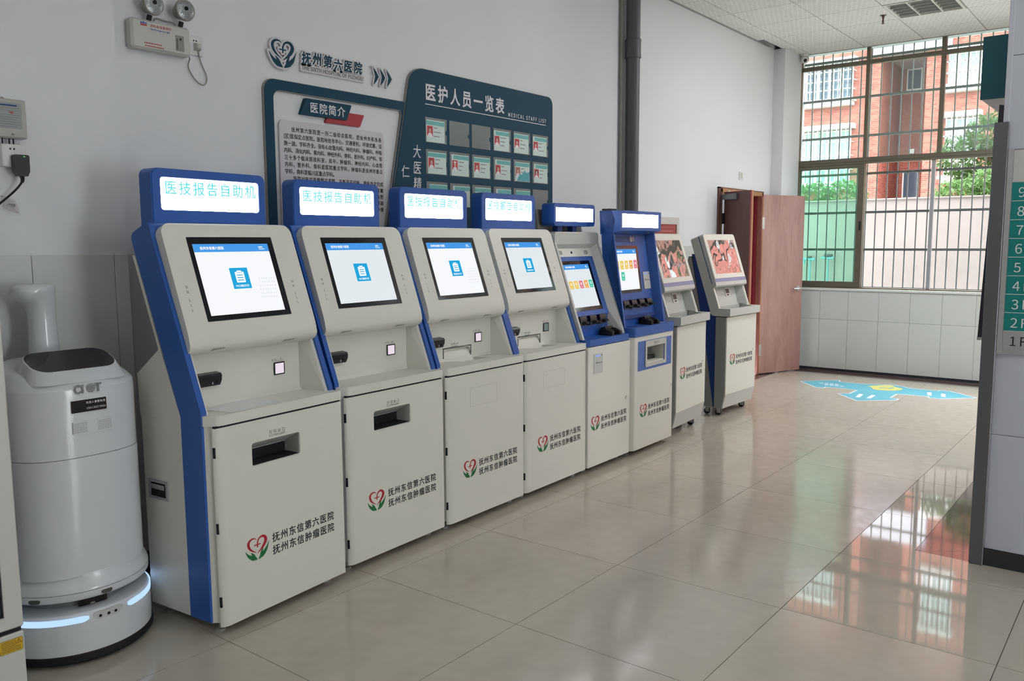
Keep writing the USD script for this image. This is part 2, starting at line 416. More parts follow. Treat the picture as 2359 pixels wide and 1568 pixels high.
# ceiling: embossed lay-in tiles over the corridor, plain board over the lobby
tile_ceiling = usdkit.material(stage, LOOK + 'ceiling_tile', {  # darker dashes paint the small shadows of the embossed relief
    'g': ('geometry', {}), 'mp': ('mapping', {'scale': (1, 1, 1), 'rotation': (0, 0, 0.45)}),
    'b': ('brick_texture', {'scale': 1.0, 'brick_width': 0.062, 'row_height': 0.030, 'mortar_size': 0.0085, 'mortar_smooth': 0.8, 'color1': srgb(218, 217, 212), 'color2': srgb(210, 209, 204), 'mortar': srgb(240, 239, 235)}),
    'bu': ('bump', {'strength': 0.5, 'distance': 0.003, 'invert': True}), 'p': ('principled_bsdf', {'roughness': 0.7})},
    [('g.position', 'mp.vector'), ('mp.vector', 'b.vector'), ('b.color', 'p.base_color'), ('b.fac', 'bu.height'), ('bu.normal', 'p.normal')], surface='p.BSDF')
ceil_white = mat('ceiling_board', srgb(236, 236, 233), 0.8)
tee = mat('ceiling_tee', srgb(150, 150, 146), 0.5)
ceiling = struct('ceiling')
cx = [4.295 + 0.605 * k for k in range(7)] + [8.40]
cy = [0.93, 0.69] + [0.085 - 0.605 * k for k in range(5)]
cy[-1] = -2.168
for i in range(len(cx) - 1):
    for j in range(len(cy) - 1):
        if i == 4 and j == 3:
            continue                                               # the louvre lamp sits here
        x0, x1, y0, y1 = cx[i], cx[i + 1], cy[j + 1], cy[j]
        if i == 5 and j == 0:
            y1 = 0.845                                             # a broken edge beside the pier
        w = 0.004
        obj('tile', bbox(x0 + w, x1 - w, y0 + w, y1 - w, 3.700, 3.712, 0.002), tile_ceiling, ceiling, smooth=False)
obj('grid', [box(x - 0.012, x + 0.012, -2.168, 0.93, 3.706, 3.722) for x in cx[1:-1]] + [box(4.295, 8.4, y - 0.012, y + 0.012, 3.706, 3.722) for y in cy[1:-1]], tee, ceiling, smooth=False)
obj('edge_angle', [box(4.295, 7.70, 0.905, 0.93, 3.697, 3.7), box(8.375, 8.40, -2.168, 0.80, 3.697, 3.7)], tee, ceiling, smooth=False)
obj('board', [box(-6.0, 4.29, -8.0, 0.93, 3.70, 3.72), box(4.6, 8.4, -8.0, -2.172, 3.70, 3.72)], ceil_white, ceiling, smooth=False)
obj('slab', box(-6.2, 8.64, -8.2, 1.15, 3.95, 4.1), skirt, ceiling, smooth=False)

# window of the end wall
glass_pale = pane('pale_green_glass', (0.86, 0.95, 0.93), haze=((0.90, 0.93, 0.93), 0.07))
glass_green = pane('green_glass', (0.83, 0.985, 0.925), haze=((0.62, 0.9, 0.76), 0.06))
win = struct('window_1')
Z0, Z1 = 0.986, 3.715
def bar(n, y0, y1, z0, z1, x0=8.405, x1=8.465, m=bronze):
    return obj(n, bbox(x0, x1, y0, y1, z0, z1, 0.003), m, win, smooth=False)
bar('jamb', 0.797, 0.838, Z0, Z1)
bar('transom', -7.8, 0.797, 3.517, 3.561)
bar('rail', -7.8, 0.797, 2.437, 2.484)
bar('lower_rail', -7.8, 0.797, 2.413, 2.437, 8.40, 8.475)
MULL = [(0.033, 0.070)] + [(-0.745 - 0.77 * k, -0.700 - 0.77 * k) for k in range(10)]  # window runs on unseen past the pillar, widened to admit more daylight
for y0, y1 in MULL:
    for z0, z1 in ((2.484, 3.517), (3.561, Z1)):
        bar('mullion', y0, y1, z0, z1)
bar('track', -7.8, 0.797, Z0, 1.0, 8.40, 8.50)
bar('post', -0.693, -0.652, 1.0, 2.413, 8.43, 8.46, silver)
for k in range(1, 10):
    bar('post', -0.693 - 0.77 * k, -0.652 - 0.77 * k, 1.0, 2.413, 8.43, 8.46, silver)
ycol = [0.797] + [y for m in MULL for y in (m[1], m[0])] + [-7.8]
for k in range(0, len(ycol), 2):
    for z0, z1 in ((2.484, 3.517), (3.561, Z1)):
        obj('pane', box(8.433, 8.437, ycol[k + 1], ycol[k], z0, z1), glass_pale, win, smooth=False)
for n, xo in (('front', 8.402), ('rear', 8.452)):                   # both sliding sashes are pushed to the left end
    for y0, y1, z0, z1 in ((0.785, 0.845 if n == 'front' else 0.797, 1.0, 2.412), (0.041, 0.112, 1.0, 2.412), (0.112, 0.785, 1.0, 1.062), (0.112, 0.785, 2.372, 2.412)):
        bar('sash_frame', min(y0, y1), min(y1, 0.836), z0, z1, xo, xo + 0.035)
    obj('pane', box(xo + 0.016, xo + 0.019, 0.112, 0.785, 1.062, 2.372), glass_green, win, smooth=False)
bar('sash_lock', 0.058, 0.078, 1.66, 1.76, 8.392, 8.404, matte_black)

# doorway in the back wall: red-brown wood, a narrow leaf and a wide leaf both standing open into the corridor
def wood(name, a, b, rough=0.45):
    return usdkit.material(stage, LOOK + name, {
        'g': ('geometry', {}), 'mp': ('mapping', {'scale': (3.0, 3.0, 0.55)}), 'n': ('noise_texture', {'scale': 2.2, 'detail': 6.0, 'roughness': 0.65, 'distortion': 0.6}),
        'mp2': ('mapping', {'scale': (60.0, 60.0, 2.0)}), 'n2': ('noise_texture', {'scale': 3.0, 'detail': 2.0}), 'mx': ('mix', {'fac': 0.25}),
        'r': ('rgb_ramp', {'ramp': [(0.30, a), (0.62, b)]}), 'p': ('principled_bsdf', {'roughness': rough})},
        [('g.position', 'mp.vector'), ('mp.vector', 'n.vector'), ('g.position', 'mp2.vector'), ('mp2.vector', 'n2.vector'), ('n.color', 'mx.color1'), ('n2.color', 'mx.color2'), ('mx.color', 'r.fac'), ('r.color', 'p.base_color')], surface='p.BSDF')
door_wood = wood('door_wood', srgb(140, 100, 93), srgb(184, 142, 133))
frame_wood = wood('door_frame_wood', srgb(104, 50, 46), srgb(150, 88, 76))
raw_wood = wood('door_edge_wood', srgb(150, 100, 66), srgb(186, 138, 92))
red_edge = mat('door_red_edge', srgb(120, 22, 34), 0.45)
dark_wood = wood('door_dark_wood', srgb(92, 62, 58), srgb(116, 82, 76))
door = struct('door_1')
obj('jamb', bbox(DX0, DX0 + 0.035, 0.905, 1.16, 0, DZ, 0.003), dark_wood, door, smooth=False)
obj('jamb', bbox(DX1 - 0.035, DX1, 0.905, 1.16, 0, DZ, 0.003), frame_wood, door, smooth=False)
obj('head', bbox(DX0, DX1, 0.905, 1.16, DZ - 0.04, DZ, 0.003), raw_wood, door, smooth=False)
obj('architrave', [box(DX0 - 0.045, DX0, 0.912, 0.93, 0, DZ + 0.012), box(DX0 - 0.045, DX1 + 0.03, 0.912, 0.93, DZ, DZ + 0.012)], dark_wood, door, smooth=False)
obj('stop', [box(DX1 - 0.06, DX1 - 0.035, 0.99, 1.02, 0, DZ - 0.04), box(DX1 - 0.05, DX1 - 0.035, 0.96, 0.99, 0, DZ - 0.04)], red_edge, door, smooth=False)
def leaf(hx, hy, ex, ey, th, z1, side):
    d = np.array([ex - hx, ey - hy]); L = np.linalg.norm(d); d /= L
    n = np.array([-d[1], d[0]]) * side
    def at(a0, a1, b0, b1, z0, z1):
        q = [np.array([hx, hy]) + d * a + n * b for a, b in ((a0, b0), (a1, b0), (a1, b1), (a0, b1))]
        return m3.Manifold.hull_points(np.array([[*p, z] for p in q for z in (z0, z1)]))
    return L, at
L1, at1 = leaf(6.515, 0.90, 6.345, 0.545, 0.042, 2.06, 1)
obj('narrow_leaf', at1(0.012, L1, 0, 0.042, 0.012, 2.045), dark_wood, door, smooth=False)
obj('leaf_edge', at1(L1, L1 + 0.006, 0.0, 0.018, 0.012, 2.045), red_edge, door, smooth=False)
obj('leaf_edge', at1(L1, L1 + 0.004, 0.018, 0.042, 0.012, 2.045), raw_wood, door, smooth=False)
obj('hinge', [at1(-0.012, 0.03, -0.004, 0.0, z, z + 0.11) for z in (0.25, 1.72)], matte_black, door, smooth=False)
closer = mat('door_closer_grey', srgb(120, 124, 126), 0.4, metal=0.3)
obj('door_closer', [at1(0.03, 0.21, -0.045, 0.0, 1.965, 2.02)], closer, door)
obj('closer_arm', [tube([(6.50, 0.78, 2.03), (6.66, 0.86, 2.045), (6.62, 0.905, 2.06)], 0.008)], silver, door)
L2, at2 = leaf(7.60, 0.905, 8.215, 0.645, 0.042, 2.06, 1)
obj('wide_leaf', at2(0.01, L2, 0.0, 0.042, 0.012, 2.062), door_wood, door, smooth=False)
obj('leaf_edge', at2(-0.002, 0.01, 0.0, 0.042, 0.012, 2.062), raw_wood, door, smooth=False)
obj('hinge', [at2(-0.03, 0.0, -0.004, 0.0, z, z + 0.13) for z in (0.22, 1.68)] + [at2(0.0, 0.028, -0.004, 0.0, z, z + 0.13) for z in (0.22, 1.68)], mat('hinge_steel', srgb(176, 176, 166), 0.4, metal=0.4), door, smooth=False)
hp = np.array([7.60, 0.905]) + (np.array([8.215, 0.645]) - [7.60, 0.905]) * (0.595 / L2)
dd = (np.array([8.215, 0.645]) - [7.60, 0.905]) / L2; nn = np.array([dd[1], -dd[0]])
h0 = np.r_[hp, 0.985]
obj('handle', [rod(h0, h0 + np.r_[nn * 0.05, 0], 0.011), tube([h0 + np.r_[nn * 0.05, 0], h0 + np.r_[nn * 0.055 - dd * 0.04, 0], h0 + np.r_[nn * 0.05 - dd * 0.115, 0]], 0.009), rod(h0, h0 + np.r_[nn * 0.008, 0], 0.026, 16)], chrome, door)
# the room beyond the doorway
wx = struct('wall_beyond')
obj('plaster', [box(5.9, 8.2, 2.5, 2.6, 0, 2.7), box(5.8, 5.9, 1.15, 2.6, 0, 2.7), box(8.2, 8.3, 1.15, 2.6, 0, 2.7), box(5.8, 8.3, 1.15, 2.6, 2.7, 2.8), box(5.8, 8.3, 1.15, 2.6, -0.1, 0.0)], wall_paint, wx, smooth=False)
lamp('side_room_fill_light', 7.0, 1.9, 2.66, 0.5, 0.5, 4.0)  # unseen lamp added to brighten the room beyond the doorway

# ------------------------------------------------------------------ outside the window
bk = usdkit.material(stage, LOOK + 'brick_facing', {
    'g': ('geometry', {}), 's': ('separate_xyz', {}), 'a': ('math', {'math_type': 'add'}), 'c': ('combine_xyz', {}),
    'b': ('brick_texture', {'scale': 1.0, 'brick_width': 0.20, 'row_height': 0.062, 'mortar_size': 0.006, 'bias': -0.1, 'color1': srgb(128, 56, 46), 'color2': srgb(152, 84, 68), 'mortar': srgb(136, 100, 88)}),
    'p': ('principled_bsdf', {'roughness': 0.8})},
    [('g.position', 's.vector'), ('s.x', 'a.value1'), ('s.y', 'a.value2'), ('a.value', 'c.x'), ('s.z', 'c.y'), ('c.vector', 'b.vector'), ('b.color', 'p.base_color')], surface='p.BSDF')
white_stone = mat('white_render', srgb(200, 198, 194), 0.7)
lav_panel = mat('pale_panel', srgb(180, 177, 186), 0.6)
cage_white = mat('white_bars', srgb(205, 205, 205), 0.5)
dark_pane = mat('dark_window_glass', srgb(70, 84, 98), 0.1)
pale_pane = mat('pale_window_glass', srgb(140, 158, 154), 0.15)
green_curtain = mat('green_curtain_glass', srgb(124, 164, 142), 0.3)
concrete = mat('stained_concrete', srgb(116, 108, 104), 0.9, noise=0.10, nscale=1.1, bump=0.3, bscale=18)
earth = mat('earth', srgb(120, 110, 92), 0.95, noise=0.2, nscale=2)
SC = 29.79 / 15.79
def FY(y): return EYE[1] + (y - EYE[1]) * SC
def FZ(z): return EYE[2] + (z - EYE[2]) * SC
FX = 28.0
bld = thing('brick_building', 'red brick apartment building with white barred windows across the yard behind the window', 'building', (0, 0, 0))
yl, yr = FY(1.397), FY(0.677)
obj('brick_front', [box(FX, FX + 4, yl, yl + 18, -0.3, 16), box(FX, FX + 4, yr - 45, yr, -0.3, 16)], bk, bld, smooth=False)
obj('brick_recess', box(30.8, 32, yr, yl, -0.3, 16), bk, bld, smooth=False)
def cage(y0, y1, z0, z1, ny, nz, x, d=0.35, r=0.013):
    ms = []
    for k in range(ny + 1):
        y = y0 + (y1 - y0) * k / ny
        ms.append(box(x - d - r, x - d + r, y - r, y + r, z0, z1))
    for k in range(nz + 1):
        z = z0 + (z1 - z0) * k / nz
        ms.append(box(x - d - r, x - d + r, y0, y1, z - r * 1.3, z + r * 1.3))
        for y in (y0, y1):
            ms.append(box(x - d, x, y - r, y + r, z - r, z + r))
    return ms
def bwindow(y0, y1, z0, z1, glassm, ny, nz, parts, bars=True, lint=True, sill=True):
    w = obj('window_frame', m3.Manifold.batch_boolean([box(FX - 0.05, FX + 0.05, y0, y1, z0, z1)] + [box(FX - 0.1, FX + 0.1, y0 + (y1 - y0) * k / parts + 0.04, y0 + (y1 - y0) * (k + 1) / parts - 0.04, z0 + 0.05, z1 - 0.05) for k in range(parts)], m3.OpType.Subtract), cage_white, bld, smooth=False)
    for k in range(parts):
        obj('pane', box(FX - 0.012, FX - 0.004, y0 + (y1 - y0) * k / parts + 0.04, y0 + (y1 - y0) * (k + 1) / parts - 0.04, z0 + 0.05, z1 - 0.05), glassm, w, smooth=False)
    if bars:
        obj('security_cage', cage(y0 - 0.08, y1 + 0.08, z0 - 0.02, z1 + 0.05, ny, nz, FX), cage_white, bld, smooth=False)
    if sill:
        obj('sill_cornice', [box(FX - 0.42, FX, y0 - 0.12, y1 + 0.12, z0 - 0.12, z0 - 0.02), box(FX - 0.30, FX, y0 - 0.06, y1 + 0.06, z0 - 0.24, z0 - 0.12)], white_stone, bld, smooth=False)
    if lint:
        obj('lintel', box(FX - 0.40, FX, y0 - 0.14, y1 + 0.14, z1 + 0.02, z1 + 0.18), white_stone, bld, smooth=False)
for zz, g in ((FZ(4.045), dark_pane), (FZ(4.045) + 3.1, pale_pane), (FZ(4.045) - 2.78, green_curtain)):
    bwindow(FY(1.86), FY(2.68), zz, zz + 1.12 if g is dark_pane else zz + 1.75, g, 11, 4, 4)
for zz, g in ((FZ(4.08), pale_pane), (FZ(4.08) + 3.1, pale_pane), (FZ(4.08) - 2.78, pale_pane)):
    bwindow(FY(-0.13), FY(0.335), zz, zz + 0.95 if zz > 6 and zz < 8 else zz + 1.75, g, 7, 3, 3)
for yy in (-8.5, -14.0, -19.5, -25.0):
    for zz in (FZ(4.08) - 2.78, FZ(4.08), FZ(4.08) + 3.1):
        bwindow(yy, yy + 1.6, zz, zz + 1.4, pale_pane, 8, 3, 3)
bwindow(FY(-1.6), FY(-0.7), FZ(4.08), FZ(4.08) + 1.2, pale_pane, 8, 3, 3)
rw = obj('window_frame', m3.Manifold.batch_boolean([box(30.74, 30.84, 4.50, 5.0, 6.74, 7.48), box(30.7, 30.9, 4.54, 4.96, 6.79, 7.43)], m3.OpType.Subtract), white_stone, bld, smooth=False)
obj('pane', box(30.78, 30.79, 4.54, 4.96, 6.79, 7.43), dark_pane, rw, smooth=False)
rw = obj('window_frame', m3.Manifold.batch_boolean([box(30.74, 30.84, 4.45, 5.0, 3.0, 4.0), box(30.7, 30.9, 4.50, 4.95, 3.05, 3.95)], m3.OpType.Subtract), white_stone, bld, smooth=False)
obj('pane', box(30.78, 30.79, 4.50, 4.95, 3.05, 3.95), dark_pane, rw, smooth=False)
obj('air_duct_cover', bbox(30.62, 30.8, 4.62, 4.80, 4.55, 4.72, 0.02), white_stone, bld)
obj('spandrel_panel', box(FX - 0.25, FX + 2.8, FY(0.30), FY(1.60), FZ(4.70), FZ(5.25)), lav_panel, bld, smooth=False)

cw = struct('wall_yard')
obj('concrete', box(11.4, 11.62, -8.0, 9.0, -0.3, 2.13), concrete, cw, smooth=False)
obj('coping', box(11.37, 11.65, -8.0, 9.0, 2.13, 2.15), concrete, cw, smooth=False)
gy = struct('ground_yard')
obj('paving', box(8.64, 11.4, -8.0, 9.0, -0.4, -0.3), mat('bounce_yard_paving', srgb(214, 212, 206), 0.8), gy, smooth=False)  # unseen paving made pale to bounce daylight up to the ceiling
obj('soil', box(11.62, 40.0, -30.0, 40.0, 1.6, 1.95), earth, gy, smooth=False)

def leaf_mat(name, a, b):
    return usdkit.material(stage, LOOK + name, {'g': ('geometry', {}), 'r': ('rgb_ramp', {'ramp': [(0.0, a), (1.0, b)]}), 'd': ('principled_bsdf', {'roughness': 0.5}), 't': ('translucent_bsdf', {}), 'm': ('mix_closure', {'fac': 0.35})},
                           [('g.random_per_island', 'r.fac'), ('r.color', 'd.base_color'), ('r.color', 't.color'), ('d.BSDF', 'm.closure1'), ('t.BSDF', 'm.closure2')], surface='m.closure')
leaf_a = leaf_mat('tree_leaf', srgb(66, 92, 46), srgb(118, 142, 80))
leaf_b = leaf_mat('bush_leaf', srgb(84, 116, 62), srgb(150, 166, 108))
bark = mat('bark', srgb(110, 92, 76), 0.9)
def leaves(blobs, n, size, r):
    V, Fc = [], []
    w = np.array([b[3] * b[4] * b[5] for b in blobs]) ** 0.7; w /= w.sum()
    for k, b in zip(r.choice(len(blobs), n, p=w), range(n)):
        c = np.array(blobs[k][:3]); s = np.array(blobs[k][3:6])
        d = r.normal(size=3); d /= np.linalg.norm(d)
        p = c + s * d * r.uniform(0.35, 1.0) ** 0.6
        a = r.normal(size=3); a /= np.linalg.norm(a)
        t = np.cross(a, r.normal(size=3)); t /= np.linalg.norm(t) + 1e-9
        u = np.cross(a, t); L = size * r.uniform(0.6, 1.3); W = L * 0.42
        i = len(V)
        V += [p - t * L / 2, p - u * W / 2 + a * W * .15, p + t * L / 2, p + u * W / 2 + a * W * .15]
        Fc += [[i, i + 1, i + 2], [i, i + 2, i + 3]]
    return trimesh.Trimesh(np.array(V), np.array(Fc), process=False)
r1 = np.random.default_rng(3)
tr = thing('leafy_tree', 'green leafy tree in the yard before the right end of the brick building', 'tree', (14.0, -0.55, 1.95))
obj('trunk', tube([(0, 0, 0), (0.03, 0.02, 0.7), (-0.02, 0.1, 1.5)], [0.07, 0.055, 0.03]), bark, tr)
obj('branch', tube([(0.02, 0.02, 0.6), (-0.1, 0.35, 1.1), (-0.1, 0.6, 1.4)], [0.035, 0.025, 0.012]), bark, tr)
obj('branch', tube([(0.02, 0.02, 0.7), (0.1, -0.4, 1.2), (0.1, -0.7, 1.6)], [0.035, 0.025, 0.012]), bark, tr)
obj('foliage', leaves([(0, 0.55, 0.95, .5, .5, .38), (0, 0.15, 1.25, .6, .45, .42), (0, -0.5, 1.35, .6, .7, .6), (0, 0.35, 0.55, .4, .5, .22), (0, -0.2, 1.75, .4, .35, .3), (0, -1.0, 1.2, .6, .6, .7)], 5200, 0.11, r1), leaf_a, tr, smooth=False, kind='stuff')
bu = thing('garden_bush', 'pale green bush above the concrete wall under the leafy tree', 'bush', (12.9, -0.45, 1.95))
for y in (-0.3, 0.0, 0.3):
    obj('stem', tube([(0, y, 0), (0.05, y * 1.3, 0.35)], 0.012), bark, bu)
obj('foliage', leaves([(0, 0.3, 0.3, .35, .42, .24), (0, -0.2, 0.42, .35, .45, .3), (0, -0.8, 0.4, .3, .45, .3)], 2600, 0.09, r1), leaf_b, bu, smooth=False, kind='stuff')
bu2 = thing('garden_bush', 'low bush above the concrete wall seen through the green sliding pane', 'bush', (12.5, 1.75, 1.95))
for y in (-0.3, 0.0, 0.3):
    obj('stem', tube([(0, y, 0), (0.05, y * 1.3, 0.35)], 0.012), bark, bu2)
obj('foliage', leaves([(0, 0.25, 0.3, .3, .4, .27), (0, -0.25, 0.3, .3, .38, .28), (0, 0.7, 0.25, .3, .35, .24)], 2400, 0.08, r1), leaf_b, bu2, smooth=False, kind='stuff')

pipe_cyan = mat('cyan_tap_plastic', srgb(60, 112, 122), 0.4)
tp = thing('yard_tap', 'cyan plastic tap on a standpipe by the concrete wall, seen through the green pane', 'tap', (11.30, 1.60, -0.3))
obj('standpipe', rod((0, 0, 0), (0, 0, 1.56), 0.012), pipe_cyan, tp)
obj('tap_body', [rod((0, -0.07, 1.56), (0, 0.10, 1.56), 0.022), rod((0, 0.09, 1.56), (0, 0.09, 1.48), 0.014)], pipe_cyan, tp)
obj('tap_lever', bbox(-0.03, 0.03, -0.02, 0.04, 1.58, 1.61, 0.008), black, tp)
tp = thing('yard_tap', 'cyan tap with a dark lever further along the concrete wall, nearer the window post', 'tap', (11.30, 1.33, -0.3))
obj('standpipe', rod((0, 0, 0), (0, 0, 1.57), 0.012), pipe_cyan, tp)
obj('tap_body', [rod((0, -0.08, 1.58), (0, 0.10, 1.58), 0.022)], pipe_cyan, tp)
obj('tap_lever', bbox(-0.03, 0.03, -0.06, 0.06, 1.60, 1.64, 0.008), black, tp)

grille_m = mat('window_grille_steel', srgb(112, 118, 116), 0.4, metal=0.4)
gr = thing('window_grille', 'steel security grille of thin upright bars outside the corridor window', 'window grille', (8.62, 0, 0))
for k in range(79):
    y = 0.843 - 0.1105 * k
    obj('upright_bar', rod((0, y, 0.93), (0, y, 3.95), 0.0075, 8), grille_m, gr)
for z in (0.99, 1.436, 1.869, 2.315, 2.75, 3.191, 3.63):
    obj('cross_bar', box(-0.012, 0.012, -7.8, 0.86, z - 0.013, z + 0.013), grille_m, gr, smooth=False)
# ------------------------------------------------------------------ kiosks (local axes: x along the row, y into the wall, z up)
def cut(a, cs):
    return m3.Manifold.batch_boolean([a] + list(cs), m3.OpType.Subtract)
FRONT = lambda x, z, y=0.0: ((x, y, z), (1, 0, 0), (0, 0, 1))      # a frame on a face that looks towards -y

def hospital_print(root, F, x, z, w, extra_x=0.14, h=0.098, lines=True):
    """The emblem and the two lines of the hospital's name; x, z: the emblem's lower left corner; w: width of the lines."""
    lw = w * 0.345
    obj('emblem_heart', flat(scaled(HEART, lw, h, x, z), F), red_ink, root, smooth=False)
    obj('emblem_hands', flat(scaled(HANDS, lw, h, x, z), F), green_ink, root, smooth=False)
    s = w / 8 * 0.93
    pl = shift(text('抚州东信第六医院', s, w, 0.012), x + extra_x, z + h * 0.56) + shift(text('抚州东信肿瘤医院', s, w, 0.012), x + extra_x, z + h * 0.02)
    obj('hospital_name', flat(pl, F), ink, root, smooth=False)

def report_screen(root, F, x0, x1, s0, s1, bx0, bx1, bs0, bs1, icon, cool, caption):
    """A framed touch screen on the sloped face F with its start page."""
    obj('screen_bezel', fprism(rr(bx0, bs0, bx1, bs1, 0.004, 2), F, -0.004, 0.0012), bezel, root)
    d = obj('display', fprism(rr(x0, s0, x1, s1, 0.001, 1), F, 0.0, 0.0018), screen_cool if cool else screen_white, root, smooth=False)
    W, H = x1 - x0, s1 - s0
    obj('title_bar', flat([rect(x0, s1 - H * 0.115, x1, s1)], F, 0.0003, 0.0018), screen_bar, d, smooth=False)
    pl = shift(text('抚州东信第六医院', H * 0.048, None, 0.02, 40), x0 + W * 0.08, s1 - H * 0.078)
    pl += [rect(x0 + W * (0.86 + 0.012 * k), s1 - H * 0.062, x0 + W * (0.868 + 0.012 * k), s1 - H * 0.04) for k in range(5)]
    pl += [rect(x0 + W * (0.86 + 0.009 * k), s1 - H * 0.086, x0 + W * (0.866 + 0.009 * k), s1 - H * 0.074) for k in range(9)]
    obj('title_text', flat(pl, F, 0.0003, 0.0022), screen_txt, d, smooth=False)
    if icon:
        cx_, cy_ = x0 + W * 0.50, s0 + H * 0.50
        a, b = W * 0.12, H * 0.15
        obj('icon_tile', flat([Polygon(rr(cx_ - a, cy_ - b, cx_ + a, cy_ + b, 0.002, 2))], F, 0.0003, 0.0018), screen_icon, d, smooth=False)
        cb = Polygon(rr(cx_ - a * .50, cy_ - b * .42, cx_ + a * .50, cy_ + b * .62, 0.004, 3)).union(rect(cx_ - a * .25, cy_ + b * .5, cx_ + a * .25, cy_ + b * .74))
        cb = cb.difference(union_all([rect(cx_ - a * .34, cy_ + b * t, cx_ + a * .34, cy_ + b * (t + .075)) for t in (-.22, .02, .26)] + [rect(cx_ - a * .32, cy_ + b * .53, cx_ + a * .32, cy_ + b * .565)]))
        pl = polys(cb) + shift(text(caption, b * 0.24, a * 1.5, 0.015, 48), cx_ - a * 0.75, cy_ - b * 0.82)
        obj('icon_print', flat(pl, F, 0.0003, 0.0022), screen_txt, d, smooth=False)
        r = np.random.default_rng(5)
        fl = [rect(x0 + W * (0.72 + 0.035 * k) + 0.002 * j, s0 + H * (0.20 + 0.055 * j), x0 + W * (0.733 + 0.035 * k) + 0.002 * j, s0 + H * (0.222 + 0.055 * j)) for k in range(7) for j in range(6)]
        fl += [rect(x0 + W * 0.39, s0 + H * 0.012, x0 + W * 0.59, s0 + H * 0.020)]
        obj('background_pattern', flat(fl, F, 0.0002, 0.0018), screen_grey, d, smooth=False)
    return d

def feet(root, pts, h, r=0.022):
    for x, y in pts:
        obj('foot', [lathe([(0, 0), (r, 0), (r, 0.010), (r * .55, 0.016), (0.007, 0.016), (0.007, h + 0.004), (0, h + 0.004)], 16).translate([x, y, 0])], mat_foot, root)
mat_foot = mat('foot_metal', srgb(170, 170, 165), 0.4, metal=0.5)

def scanner(root, x0, x1, z0, z1, y):
    m = m3.Manifold.hull_points(np.array([[x, yy, z] for x in (x0, x1) for yy, z in ((y, z0), (y, z1), (y - 0.030, z1 - 0.004), (y - 0.036, z1 - 0.012), (y - 0.034, z0 + 0.022), (y - 0.022, z0))]))
    s = obj('document_scanner', cut(m, [box(x0 + 0.03, x1 - 0.02, y - 0.05, y - 0.026, z0 - 0.01, z0 + 0.020)]), black, root)
    obj('lens', bbox(x1 - 0.042, x1 - 0.036, y - 0.028, y - 0.024, z0 + 0.006, z0 + 0.016, 0.0008), chrome, s)
    return s

